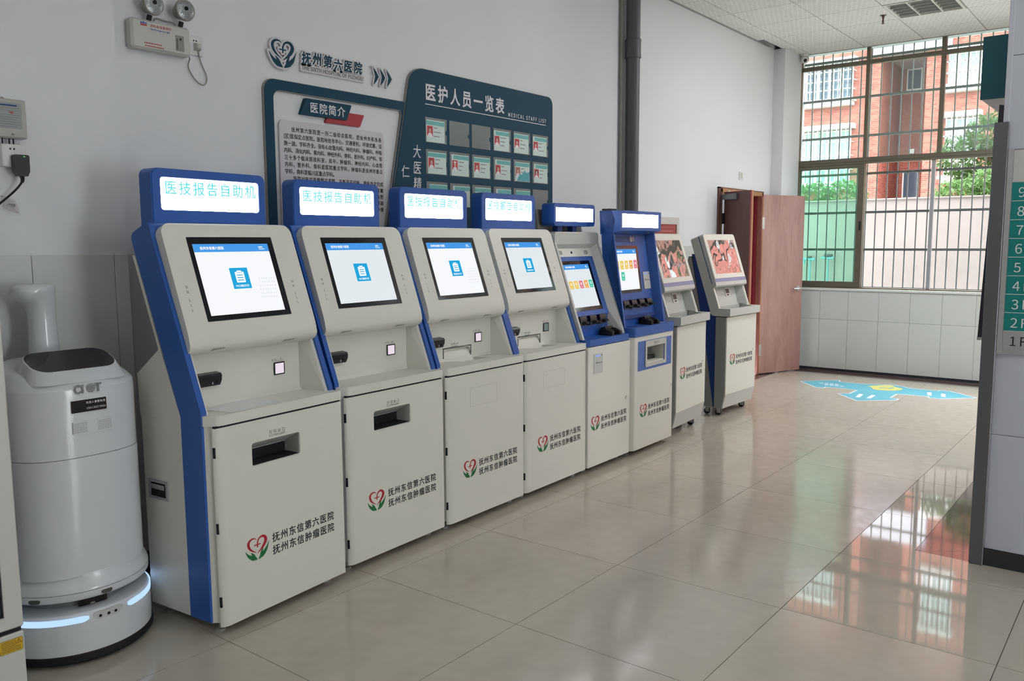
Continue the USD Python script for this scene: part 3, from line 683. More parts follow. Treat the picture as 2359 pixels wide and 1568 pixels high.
SLOPE = 0.3505
tray_shade_grey = mat('tray_shade_grey', srgb(128, 128, 122), 0.6)  # shade of the recess put into the tray's colour
tray_dark = mat('tray_dark_grey', srgb(92, 90, 88), 0.6)
def kiosk_report(name, label, loc, rot, outlet, icon_caption, cool, latch=False, dim=False):
    t = thing(name, label, 'self-service kiosk', loc, rot, 'report printing kiosks in the row along the wall')
    XL, XR = 0.012, 0.712
    cab_plan = [(XL + 0.006, 0.075), (XL + 0.006, 0.055), (0.045, 0.020), (XR - 0.02, 0.020), (XR - 0.004, 0.045), (XR - 0.004, 0.44), (XL + 0.006, 0.44)]
    outlet_cut = box(0.207, 0.462, -0.01, 0.098, 0.652, 0.748)
    tray_cut = prism([(0.238, 0.30), (0.238, 0.20), (0.300, 0.118), (0.525, 0.102), (0.468, 0.20), (0.468, 0.30)], 'z', 0.845, 0.952)
    body = prism(cab_plan, 'z', 0.055, 0.846)
    obj('cabinet', cut(body, [outlet_cut]) if outlet else body, white, t)
    # rear housing seen beyond the blue flank
    obj('rear_housing', prism([(0.16, 0.846), (0.45, 0.846), (0.457, 1.02), (0.305, 1.128), (0.443, 1.50), (0.425, 1.50), (0.28, 1.10), (0.20, 0.90)], 'x', XL + 0.008, XR - 0.008), white, t)
    # door with a rounded left edge, hinged on the left
    plan = [(0.034, 0.019), (0.036, 0.014), (0.045, 0.006), (0.058, 0.0015), (0.072, 0.0), (XR - 0.002, 0.0), (XR + 0.001, 0.003), (XR + 0.001, 0.019)]
    d = prism(plan, 'z', 0.040, 0.838)
    obj('door', cut(d, [prism(rr(0.207, 0.652, 0.462, 0.748, 0.012, 4), 'y', -0.01, 0.03)]) if outlet else d, white, t, smooth=40)
    obj('gap_seal', box(0.040, XR - 0.004, 0.006, 0.020, 0.838, 0.8465), matte_black, t, smooth=False)
    for z in (0.743, 0.441, 0.143):
        obj('hinge', bbox(0.0335, 0.0405, 0.008, 0.0175, z - 0.021, z + 0.021, 0.001), matte_black, t)
    # counter slab
    desk = prism([(XL + 0.004, 0.085), (XL + 0.004, 0.052), (0.044, 0.012), (0.058, 0.003), (0.075, 0.0), (XR, 0.0), (XR + 0.002, 0.003), (XR + 0.002, 0.02), (XR - 0.005, 0.11), (XR - 0.03, 0.22), (0.05, 0.22)], 'z', 0.846, 0.886)
    obj('counter', desk if outlet else cut(desk, [tray_cut]), white, t, smooth=30)
    # niche under the screen: back wall and two cheeks
    back = box(0.045, 0.69, 0.20, 0.24, 0.846, 1.20)
    obj('niche_back', back if outlet else cut(back, [prism(rr(0.238, 0.860, 0.468, 0.950, 0.028, 5, (0, 0, 1, 1)), 'y', 0.10, 0.30)]), white, t, smooth=False)
    if not outlet:
        obj('tray', [prism([(0.230, 0.33), (0.230, 0.20), (0.300, 0.110), (0.535, 0.094), (0.476, 0.20), (0.476, 0.33)], 'z', 0.8462, 0.849), box(0.228, 0.238, 0.2, 0.33, 0.8462, 0.96), box(0.468, 0.478, 0.2, 0.33, 0.8462, 0.96), box(0.228, 0.478, 0.32, 0.33, 0.8462, 0.96), box(0.228, 0.478, 0.2, 0.33, 0.952, 0.96)], tray_shade_grey, t, smooth=False)
    def fx(z, z0=0.90, y0=0.062): return y0 + 0.373 * (z - z0)
    for xo, xi in ((0.040, 0.0525), (0.6885, 0.672)):
        q = []
        for z in (0.886, 1.16):
            q += [[xo, fx(z), z], [xi, fx(z), z], [xi if xo < 0.3 else 0.655, 0.21, z], [xo, 0.21, z]]
        obj('niche_cheek', m3.Manifold.hull_points(np.array(q)), white, t, smooth=False)
    # blue flanks
    prof = [(0.049, 0.058), (0.174, 0.058), (0.175, 0.872), (0.408, 1.497), (0.432, 1.562), (0.431, 1.578), (0.420, 1.590), (0.340, 1.624), (0.325, 1.628), (0.312, 1.618), (0.298, 1.570), (0.049, 0.900)]
    for x0, x1 in ((XL, 0.038), (0.688, XR)):
        obj('blue_flank', prism(prof, 'x', x0, x1), blue, t, smooth=25)
    obj('blue_cap', prism([(0.296, 1.570), (0.312, 1.618), (0.325, 1.628), (0.340, 1.624), (0.420, 1.590), (0.431, 1.578), (0.432, 1.562), (0.408, 1.497), (0.36, 1.45)], 'x', 0.038, 0.688), blue, t, smooth=25)
    obj('blue_liner', prism([(0.175, 0.886), (0.30, 1.20), (0.35, 1.45), (0.41, 1.50), (0.26, 1.10), (0.215, 0.886)], 'x', 0.038, 0.688), blue, t, smooth=False) if False else None
    # screen housing: sloped slab with rounded corners and a bull-nosed lower edge
    def fv(z): return 0.140 + SLOPE * (z - 1.238)
    pr = [(fv(1.622) + 0.004, 1.626), (fv(1.616), 1.620), (fv(1.20), 1.20), (fv(1.18) + 0.001, 1.175), (0.116, 1.150), (0.121, 1.133), (0.135, 1.118), (0.158, 1.108), (0.20, 1.108), (0.235, 1.13), (0.325, 1.40), (0.318, 1.626)]
    FC = ((0, fv(1.238), 1.238), (1, 0, 0), (0, 0.3308, 0.9437))
    slab = prism(pr, 'x', 0.030, 0.693)
    mask = fprism(rr(0.030, -0.20, 0.693, 0.412, 0.048, 8, (0, 0, 1, 1)), FC, -0.3, 0.3)
    slab = slab ^ mask
    mask2 = prism(rr(0.030, 1.06, 0.693, 1.7, 0.030, 5, (1, 1, 0, 0)), 'y', 0.0, 0.5)
    obj('screen_housing', cut(slab ^ mask2, [fprism([(0.134, -0.002), (0.568, -0.002), (0.568, 0.353), (0.134, 0.353)], FC, -0.006, 0.05)]), white, t, smooth=35)
    report_screen(t, FC, 0.155, 0.537, 0.021, 0.323, 0.136, 0.566, 0.0, 0.351, True, cool, icon_caption)
    sl = []
    for xx in (0.078, 0.622):
        for k in range(6):
            s = (1.451 - 1.238) / 0.9437 - k * 0.0198
            sl += [rect(xx - 0.0055, s - 0.0055 + 0.0028 * j, xx + 0.0055, s - 0.0055 + 0.0028 * j + 0.0017) for j in range(4)]
        for a, n in ((1.524, -1), (1.325, -1)):
            for k in range(3):
                s = (a - 1.238) / 0.9437 - k * 0.0205
                sl += [rect(xx - 0.004, s - 0.006 + 0.0042 * j, xx + 0.002 - 0.001 * j, s - 0.006 + 0.0042 * j + 0.0024) for j in range(3)]
    obj('vent_slots', flat(sl, FC, 0.0006), slot_grey, t, smooth=False)
    FU = ((0, 0.119, 1.137), (1, 0, 0), (0, -0.55, 0.835))
    sp = []
    for xx in (0.165, 0.535):
        for k in range(7):
            sp.append(Polygon([(xx - 0.033 + 0.009 * k, -0.008 + 0.0012 * k), (xx - 0.030 + 0.009 * k, -0.008 + 0.0012 * k), (xx - 0.022 + 0.009 * k, 0.006), (xx - 0.025 + 0.009 * k, 0.006)]))
    obj('speaker_slots', flat(sp, ((0, 0.1265, 1.127), (1, 0, 0), (0, -0.69, 0.724)), 0.0012), slot_grey, t, smooth=False)
    # niche fittings
    scanner(t, 0.100, 0.207, 0.972, 1.026, 0.20)
    qr = obj('code_reader', cut(bbox(0.507, 0.568, 0.194, 0.20, 0.968, 1.024, 0.002), [box(0.512, 0.563, 0.19, 0.1965, 0.973, 1.019)]), black, t)
    obj('reader_window', box(0.512, 0.563, 0.1962, 0.1972, 0.973, 1.019), reader_glow if not dim else pale_pane, qr, smooth=False)
    pl = [rect(0.499 + 0.003 * (k % 3), 1.030 + 0.003 * (k // 3), 0.501 + 0.003 * (k % 3), 1.032 + 0.003 * (k // 3)) for k in (0, 2, 3, 4, 6, 7, 8)]
    pl += shift(text('扫一扫', 0.009, 0.040, 0.0, 40), 0.515, 1.033) + [rect(0.513, 1.029, 0.562, 1.0302)]
    obj('reader_caption', flat(pl, FRONT(0, 0, 0.20)), grey_ink, t, smooth=False)
    # lit sign on top
    sign = fprism(rr(0.046, 1.60, 0.613, 1.844, 0.032, 6, (0, 0, 1, 1)), FRONT(0, 0, 0.335), -0.075, 0.0)
    inner = fprism(rr(0.050, 1.60, 0.609, 1.840, 0.030, 6, (0, 0, 1, 1)), FRONT(0, 0, 0.335), -0.06, 0.003)
    sg = obj('light_box', cut(sign + inner, [fprism(rr(0.085, 1.679, 0.577, 1.810, 0.014, 5), FRONT(0, 0, 0.335), -0.004, 0.02)]), blue, t, smooth=35)
    obj('lit_panel', fprism(rr(0.0855, 1.6795, 0.5765, 1.8095, 0.0135, 5), FRONT(0, 0, 0.335), -0.0045, -0.001), lightbox_glow, sg, smooth=False)
    obj('sign_text', flat(shift(text('医技报告自助机', 0.058, 0.455, 0.0, 96), 0.106, 1.748), FRONT(0, 0, 0.3360), 0.0004), lightbox_text, sg, smooth=False)
    # print outlet or blanked panel on the door
    if outlet:
        o = obj('print_outlet', [prism([(0.003, 0.749), (0.095, 0.700), (0.099, 0.704), (0.099, 0.756), (0.003, 0.756)], 'x', 0.203, 0.466), prism([(0.004, 0.655), (0.092, 0.655), (0.092, 0.70), (0.099, 0.70), (0.099, 0.644), (0.004, 0.644)], 'x', 0.203, 0.466), prism([(0.004, 0.648), (0.098, 0.648), (0.098, 0.75), (0.004, 0.75)], 'x', 0.203, 0.209), prism([(0.004, 0.648), (0.098, 0.648), (0.098, 0.75), (0.004, 0.75)], 'x', 0.460, 0.466)], kgrey, t, smooth=False)
        obj('paper_slot', [box(0.210, 0.459, 0.0915, 0.0922, 0.656, 0.698), box(0.210, 0.459, 0.005, 0.0915, 0.6552, 0.6562)], matte_black, o, smooth=False)
        pl = shift(text('打印出口', 0.0165, 0.085, 0.0, 56), 0.297, 0.770) + shift(text('Print outlet', 0.0125, 0.060, 0.0, 56), 0.321, 0.757)
        pl += polys(rect(0.297, 0.757, 0.316, 0.765).difference(rect(0.298, 0.758, 0.315, 0.7635)))
    else:
        pl = polys(rect(0.222, 0.655, 0.460, 0.757).difference(rect(0.2226, 0.6556, 0.4594, 0.7564)))
        obj('blanking_panel_line', flat(pl, FRONT(0, 0), 0.0003), slot_grey, t, smooth=False)
        pl = shift(text('打印出口', 0.012, 0.062, 0.0, 48), 0.300, 0.972) + shift(text('Print outlet', 0.009, 0.050, 0.0, 48), 0.304, 0.960)
    obj('outlet_caption', flat(pl, FRONT(0, 0, 0.0 if outlet else 0.20)), grey_ink, t, smooth=False)
    hospital_print(t, FRONT(0, 0), 0.152, 0.260, 0.355)
    if latch:
        l = obj('side_handle', cut(bbox(XL + 0.002, XL + 0.008, 0.285, 0.415, 0.510, 0.592, 0.002), [box(XL, XL + 0.02, 0.300, 0.400, 0.522, 0.580)]), chrome, t)
        obj('handle_cup', box(XL + 0.0055, XL + 0.0062, 0.300, 0.400, 0.522, 0.580), dark_hole, l, smooth=False)
        obj('handle_grip', bbox(XL + 0.002, XL + 0.006, 0.312, 0.40, 0.552, 0.572, 0.001), chrome, l)
    feet(t, ((0.075, 0.075), (0.655, 0.075), (0.075, 0.40), (0.655, 0.40)), 0.055)
    return t

kiosk_report('report_kiosk', 'nearest blue-flanked report kiosk, beside the round white robot, with a print slot in its door', (-0.03, 0.035, 0), 0.0878, True, 'PACS报告打印', False, latch=True)
kiosk_report('report_kiosk', 'second blue-flanked report kiosk from the robot, with a print slot in its door', (0.7038, 0.129, 0), 0.0392, True, 'PACS报告打印', True)
kiosk_report('report_kiosk', 'third blue-flanked report kiosk from the robot, with a counter tray and glowing code reader', (1.41, 0.1506, 0), 0.0205, False, '检验报告打印', False)
kiosk_report('report_kiosk', 'fourth blue-flanked report kiosk from the robot, with a counter tray and unlit code reader', (2.1117, 0.1656, 0), 0.0239, False, '检验报告打印', True, dim=True)

def card_reader(root, x, z, y, w=0.062, h=0.062):
    m = m3.Manifold.hull_points(np.array([[xx, yy, zz] for xx in (x, x + w) for yy, zz in ((y, z), (y, z + h), (y - 0.022, z + h - 0.004), (y - 0.030, z + h * 0.62), (y - 0.026, z + 0.006))]))
    r = obj('card_reader', m, black, root)
    obj('card_lip', m3.Manifold.hull_points(np.array([[x + w * 0.45, y - 0.026, z + 0.010], [x + w * 1.12, y - 0.026, z + 0.018], [x + w * 1.12, y - 0.026, z + 0.036], [x + w * 0.5, y - 0.026, z + 0.036], [x + w * 0.55, y - 0.050, z + 0.016], [x + w * 1.02, y - 0.050, z + 0.018], [x + w * 1.02, y - 0.050, z + 0.028], [x + w * .55, y - 0.05, z + 0.028]])), matte_black, r)
    return r

def palm_rest(root, x, y, z):
    """The winged black fingerprint or palm device on a counter."""
    def wing(s):
        P = []
        for yy, wd, hh in ((0.0, 0.066, 0.030), (0.03, 0.072, 0.046), (0.075, 0.066, 0.052), (0.115, 0.046, 0.036)):
            P += [[x + s * wd, y + yy, z], [x + s * wd * 0.93, y + yy, z + hh * 0.8], [x + s * (wd - 0.026), y + yy, z], [x + s * (wd - 0.036), y + yy, z + hh]]
        return m3.Manifold.hull_points(np.array(P))
    p = obj('palm_scanner', [wing(-1), wing(1), m3.Manifold.hull_points(np.array([[x + sx * w, y + yy, z + hh] for sx in (-1, 1) for yy, w, hh in ((0.055, 0.055, 0.044), (0.115, 0.042, 0.032), (0.07, 0.045, 0.058), (0.11, 0.036, 0.046))]))], matte_black, root)
    obj('scanner_bed', bbox(x - 0.035, x + 0.035, y + 0.005, y + 0.105, z, z + 0.004, 0.001), bezel, p)
    return p

def small_reader(root, F, x, z, w, h):
    """A white panel with a blue lit display and a printed caption."""
    s = obj('code_panel', fprism(rr(x, z, x + w, z + h, 0.004, 3), F, 0, 0.003), kgrey, root)
    obj('panel_display', flat([rect(x + w * .18, z + h * .845, x + w * .68, z + h * .915)], F, 0.0004, 0.003), lcd_blue, s, smooth=False)
    pl = [rect(x + w * .82, z + h * .86, x + w * .90, z + h * .92)] + [rect(x + w * (.2 + .09 * k), z + h * (.50 + .01 * (k % 2)), x + w * (.265 + .09 * k), z + h * .54) for k in range(8)] + [rect(x + w * .2, z + h * .565, x + w * .42, z + h * .585)]
    obj('panel_print', flat(pl, F, 0.0003, 0.003), ink, s, smooth=False)

def icons(root, F, spots, w, h):
    for x, s, m in spots:
        i = obj('icon_tile', flat([Polygon(rr(x, s, x + w, s + h, 0.003, 2))], F, 0.0003, 0.0018), m, root, smooth=False)
        obj('icon_print', flat([Point(x + w / 2, s + h * .6).buffer(w * .2).difference(Point(x + w / 2, s + h * .6).buffer(w * .09)), rect(x + w * .25, s + h * .17, x + w * .75, s + h * .22)], F, 0.0002, 0.0021), screen_txt, i, smooth=False)

# fifth kiosk: white cabinet, blue counter and screen surround in a sloped grey frame, small lit sign on two posts
def kiosk_service():
    t = thing('service_kiosk', 'white kiosk with a blue counter and a small lit sign raised on two posts', 'self-service kiosk', (2.84, 0.17, 0), 0.015)
    XL, XR = -0.008, 0.546
    obj('cabinet', prism([(XL, 0.03), (XL, 0.46), (XR, 0.46), (XR, 0.03)], 'z', 0.05, 0.855), white, t, smooth=False)
    obj('door', bbox(XL, XR, 0.0, 0.029, 0.044, 0.853, 0.002), white, t)
    obj('counter', prism([(-0.008, 0.16), (-0.008, 0.022), (0.013, 0.0), (0.528, 0.0), (0.534, 0.006), (0.534, 0.02), (0.518, 0.16)], 'z', 0.858, 0.902), blue, t, smooth=30)
    fr = lambda z: 0.041 + 0.356 * (z - 0.902)
    lo = lambda z: fr(z) + 0.043
    # frame: two splayed cheeks and a head
    for xo, xf, xi in ((XL, 0.012, 0.070), (0.546, 0.526, 0.480)):
        q = []
        zz = (0.902, 1.545)
        a = m3.Manifold.hull_points(np.array([[xo, fr(z), z] for z in zz] + [[xf, fr(z), z] for z in zz] + [[xi, max(0.147, lo(z)) if z > 1.0 else 0.147, z] for z in (0.902, 1.075, 1.545)] + [[xo, y, z] for y, z in ((0.20, 0.902), (0.40, 1.545), (0.26, 1.0))] + [[xi, y, z] for y, z in ((0.20, 0.902), (0.40, 1.545))]))
        obj('side_frame', a, kgrey, t, smooth=False)
    head = prism([(0.267, 1.530), (0.267, 1.604), (0.273, 1.612), (0.42, 1.612), (0.42, 1.50), (0.305, 1.490)], 'x', XL, 0.546) ^ prism(rr(XL, 1.40, 0.546, 1.612, 0.03, 6, (0, 0, 1, 1)), 'y', 0, 0.5)
    obj('head_housing', head, kgrey, t, smooth=25)
    FS = ((0, lo(1.30), 1.30), (1, 0, 0), (0, 0.3354, 0.9421))
    sz = lambda z: (z - 1.30) / 0.9421
    obj('speaker_strip', fprism([(0.06, sz(1.443)), (0.49, sz(1.443)), (0.49, sz(1.50)), (0.06, sz(1.50))], FS, -0.03, 0.0), white, t, smooth=False)
    dots = []
    for x0 in (0.062, 0.385):
        for j in range(5):
            for k in range(7 - abs(j - 2)):
                dots.append(Point(x0 + 0.008 * k + 0.004 * abs(j - 2), sz(1.471) - 0.012 + 0.006 * j).buffer(0.0024, 3))
    obj('speaker_holes', flat(dots, FS, 0.0006), matte_black, t, smooth=False)
    obj('camera_eye', flat([Point(0.225, sz(1.471)).buffer(0.009, 8)], FS, 0.001), bezel, t, smooth=False)
    obj('screen_surround', fprism([(0.065, sz(1.045)), (0.486, sz(1.045)), (0.486, sz(1.443)), (0.065, sz(1.443))], FS, -0.03, -0.001), blue, t, smooth=False)
    obj('reader_wall', box(0.065, 0.486, 0.147, 0.20, 0.902, 1.075), blue, t, smooth=False)
    d = report_screen(t, FS, 0.068, 0.388, sz(1.103), sz(1.389), 0.045, 0.418, sz(1.078), sz(1.413), False, True, '')
    icons(d, FS, [(0.082, sz(1.226), icon_yellow), (0.145, sz(1.226), icon_yellow), (0.208, sz(1.227), icon_pink), (0.271, sz(1.228), icon_orange), (0.333, sz(1.229), icon_green)], 0.046, 0.055)
    for x in (0.085, 0.210, 0.335):
        card_reader(t, x, 0.976, 0.147, 0.080, 0.072)
    palm_rest(t, 0.395, 0.020, 0.902)
    # sign
    for x in (0.100, 0.282):
        obj('sign_post', bbox(x, x + 0.055, 0.315, 0.36, 1.606, 1.66, 0.003), navy, t)
    s = fprism(rr(0.005, 1.651, 0.516, 1.802, 0.024, 6), FRONT(0, 0, 0.28), -0.10, 0.0)
    b = obj('light_box', cut(s, [fprism(rr(0.026, 1.680, 0.498, 1.775, 0.004, 3), FRONT(0, 0, 0.28), -0.004, 0.02)]), blue, t, smooth=35)
    obj('lit_panel', fprism(rr(0.0265, 1.6805, 0.4975, 1.7745, 0.004, 3), FRONT(0, 0, 0.28), -0.0045, -0.001), lightbox_glow, b, smooth=False)
    obj('back_tower', prism([(0.16, 0.855), (0.46, 0.855), (0.50, 1.76), (0.455, 1.765), (0.425, 1.765), (0.40, 1.60), (0.30, 1.25)], 'x', XL + 0.004, 0.540), slot_grey, t, smooth=False)
    F = FRONT(0, 0)
    small_reader(t, F, 0.060, 0.672, 0.112, 0.134)
    hospital_print(t, F, 0.025, 0.285, 0.345, 0.133)
    obj('lock', [rod((0.493, -0.004, 0.45), (0.493, 0.005, 0.45), 0.008, 12), bbox(0.489, 0.497, -0.006, 0, 0.452, 0.466, 0.001)], chrome, t)
    feet(t, ((0.06, 0.09), (0.50, 0.09), (0.06, 0.42), (0.50, 0.42)), 0.05)
kiosk_service()

# sixth kiosk: deep blue hood with a lit front over a recessed screen
def kiosk_hooded():
    t = thing('hooded_kiosk', 'blue hooded kiosk with a lit sign across its hood and a printer hatch below', 'self-service kiosk', (3.39, 0.16, 0), 0.02)
    XL, XR = 0.0, 0.640
    plan = [(XL, 0.075), (XL, 0.055), (XL + 0.006, 0.035), (XL + 0.03, 0.006), (XL + 0.05, 0.0), (XR - 0.006, 0.0), (XR, 0.006), (XR, 0.47), (XL, 0.47)]
    hatch = box(0.195, 0.478, -0.01, 0.12, 0.672, 0.785)
    obj('cabinet', cut(prism(plan, 'z', 0.045, 0.868), [hatch]), white, t, smooth=35)
    cplan = [(XL, 0.20), (XL, 0.06), (XL + 0.004, 0.036), (XL + 0.026, 0.004), (XL + 0.046, -0.004), (XR - 0.002, -0.004), (XR + 0.004, 0.002), (XR + 0.004, 0.05), (XR - 0.02, 0.20)]
    obj('counter', prism(cplan, 'z', 0.868, 0.936), blue, t, smooth=35)
    fr = lambda z: 0.066 + 0.145 * (z - 0.936)
    back = 0.055
    # flanks
    for x0, x1, xi in ((XL, 0.022, 0.05), (0.610, 0.636, 0.565)):
        prof = [(fr(0.936), 0.936), (0.25, 0.936), (0.235, 1.20), (0.262, 1.60), (0.277, 1.762), (0.18, 1.762), (0.15, 1.70), (fr(1.60) + 0.005, 1.60)]
        obj('flank', prism(prof, 'x', x0, x1), blue, t, smooth=25)
        e = x1 if x0 < 0 else x0
        obj('inner_cheek', m3.Manifold.hull_points(np.array([[e, fr(0.936), 0.936], [e, fr(1.61), 1.61], [xi, fr(1.61) + back, 1.61], [xi, fr(0.936) + back + 0.02, 0.936], [e, 0.25, 1.61], [e, 0.22, 0.936], [xi, 0.25, 1.61], [xi, 0.22, 0.936]])), blue, t, smooth=False)
    # hood with the lit front
    hood = prism([(0.105, 1.622), (0.105, 1.757), (0.112, 1.763), (0.277, 1.763), (0.27, 1.598), (0.21, 1.596), (0.168, 1.604)], 'x', XL, 0.615)
    FH = FRONT(0, 0, 0.105)
    h = obj('hood', cut(hood, [fprism(rr(0.020, 1.643, 0.574, 1.741, 0.004, 3), FH, -0.004, 0.02)]), blue, t, smooth=25)
    obj('lit_panel', fprism(rr(0.0205, 1.6435, 0.5735, 1.7405, 0.004, 3), FH, -0.0045, -0.001), lightbox_glow, h, smooth=False)
    obj('hood_spotlight', [lathe([(0, 0), (0.02, 0), (0.02, 0.004), (0, 0.004)], 16).translate([x, 0.15, 1.606]) for x in (0.14, 0.47)], slot_grey, h)
    obj('top_clutter', [bbox(0.0, 0.09, 0.19, 0.26, 1.763, 1.776, 0.003), bbox(0.24, 0.33, 0.20, 0.26, 1.763, 1.770, 0.003)], matte_black, t)
    FS = ((0, fr(1.34) + back, 1.34), (1, 0, 0), (0, 0.1435, 0.9897))
    sz = lambda z: (z - 1.34) / 0.9897
    obj('face_panel', fprism([(0.03, sz(1.045)), (0.60, sz(1.045)), (0.60, sz(1.61)), (0.03, sz(1.61))], FS, -0.04, -0.001), blue, t, smooth=False)
    obj('panel_seam', flat([rect(0.05, sz(1.148), 0.56, sz(1.150))], FS, 0.0003, -0.001), navy, t, smooth=False)
    cb = obj('camera_bar', fprism([(0.06, sz(1.540)), (0.395, sz(1.540)), (0.395, sz(1.582)), (0.06, sz(1.582))], FS, -0.002, 0.001), navy, t, smooth=False)
    obj('camera_window', [fprism(rr(0.322, sz(1.541), 0.358, sz(1.581), 0.012, 5), FS, 0.001, 0.002), fprism([(0.366, sz(1.543)), (0.385, sz(1.543)), (0.385, sz(1.579)), (0.366, sz(1.579))], FS, 0.001, 0.0015)], pale_pane, cb, smooth=False)
    d = report_screen(t, FS, 0.045, 0.392, sz(1.193), sz(1.489), 0.028, 0.424, sz(1.170), sz(1.514), False, False, '')
    icons(d, FS, [(0.070, sz(1.342), icon_yellow), (0.137, sz(1.343), icon_yellow), (0.204, sz(1.344), icon_yellow), (0.272, sz(1.345), icon_orange), (0.338, sz(1.346), icon_pink), (0.137, sz(1.262), icon_green)], 0.048, 0.062)
    small_reader(t, FS, 0.462, sz(1.188), 0.100, 0.130)
    # lower inset with four card readers
    obj('reader_wall', box(0.03, 0.60, fr(1.05) + 0.052, 0.2, 0.936, 1.05), blue, t, smooth=False)
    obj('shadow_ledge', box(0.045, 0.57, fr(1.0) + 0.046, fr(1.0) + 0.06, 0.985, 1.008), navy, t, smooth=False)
    for x in (0.080, 0.197, 0.314, 0.431):
        card_reader(t, x, 1.056, fr(1.09) + back - 0.002, 0.074, 0.066)
    palm_rest(t, 0.375, 0.015, 0.936)
    obj('keypad_plate', prism([(0.10, 0.03), (0.22, 0.03), (0.20, 0.085), (0.08, 0.085)], 'z', 0.936, 0.938), navy, t, smooth=False)
    obj('counter_plate', prism([(0.50, 0.03), (0.56, 0.03), (0.545, 0.07), (0.485, 0.07)], 'z', 0.936, 0.938), silver, t, smooth=False)
    # printer hatch with its blue surround
    F = FRONT(0, 0)
    obj('hatch_surround', cut(fprism(rr(0.080, 0.618, 0.608, 0.832, 0.002, 1), F, 0, 0.001), [fprism([(0.2, 0.66), (0.48, 0.66), (0.48, 0.80), (0.2, 0.80)], F, -0.1, 0.1)]), mat('kiosk_light_blue', srgb(72, 108, 184), 0.45), t, smooth=False)
    ho = obj('printer_hatch', [cut(fprism(rr(0.185, 0.638, 0.512, 0.828, 0.010, 4), F, 0.001, 0.008), [fprism([(0.207, 0.662), (0.488, 0.662), (0.488, 0.785), (0.207, 0.785)], F, -0.1, 0.1)]),
        box(0.207, 0.488, 0.0, 0.115, 0.656, 0.662), prism([(0.0, 0.785), (0.115, 0.74), (0.115, 0.79), (0.0, 0.79)], 'x', 0.207, 0.488), box(0.207, 0.488, 0.11, 0.115, 0.66, 0.785), box(0.203, 0.207, 0, 0.115, 0.66, 0.785), box(0.488, 0.492, 0, 0.115, 0.66, 0.785)], kgrey, t, smooth=False)
    obj('paper_guide', [box(0.215, 0.33, 0.085, 0.105, 0.664, 0.715), box(0.33, 0.455, 0.06, 0.085, 0.664, 0.70)], black, ho, smooth=False)
    pl = shift(text('凭条出口', 0.015, 0.075, 0.0, 48), 0.315, 0.803) + [rect(0.315, 0.793, 0.36, 0.795)]
    obj('hatch_caption', flat(pl, FRONT(0, 0, -0.008)), grey_ink, ho, smooth=False)
    hospital_print(t, F, 0.112, 0.270, 0.345, 0.133, 0.095)
    obj('lock', [rod((0.618, -0.004, 0.45), (0.618, 0.005, 0.45), 0.008, 12)], chrome, t)
    feet(t, ((0.07, 0.09), (0.56, 0.09), (0.07, 0.42), (0.56, 0.42)), 0.046)
kiosk_hooded()

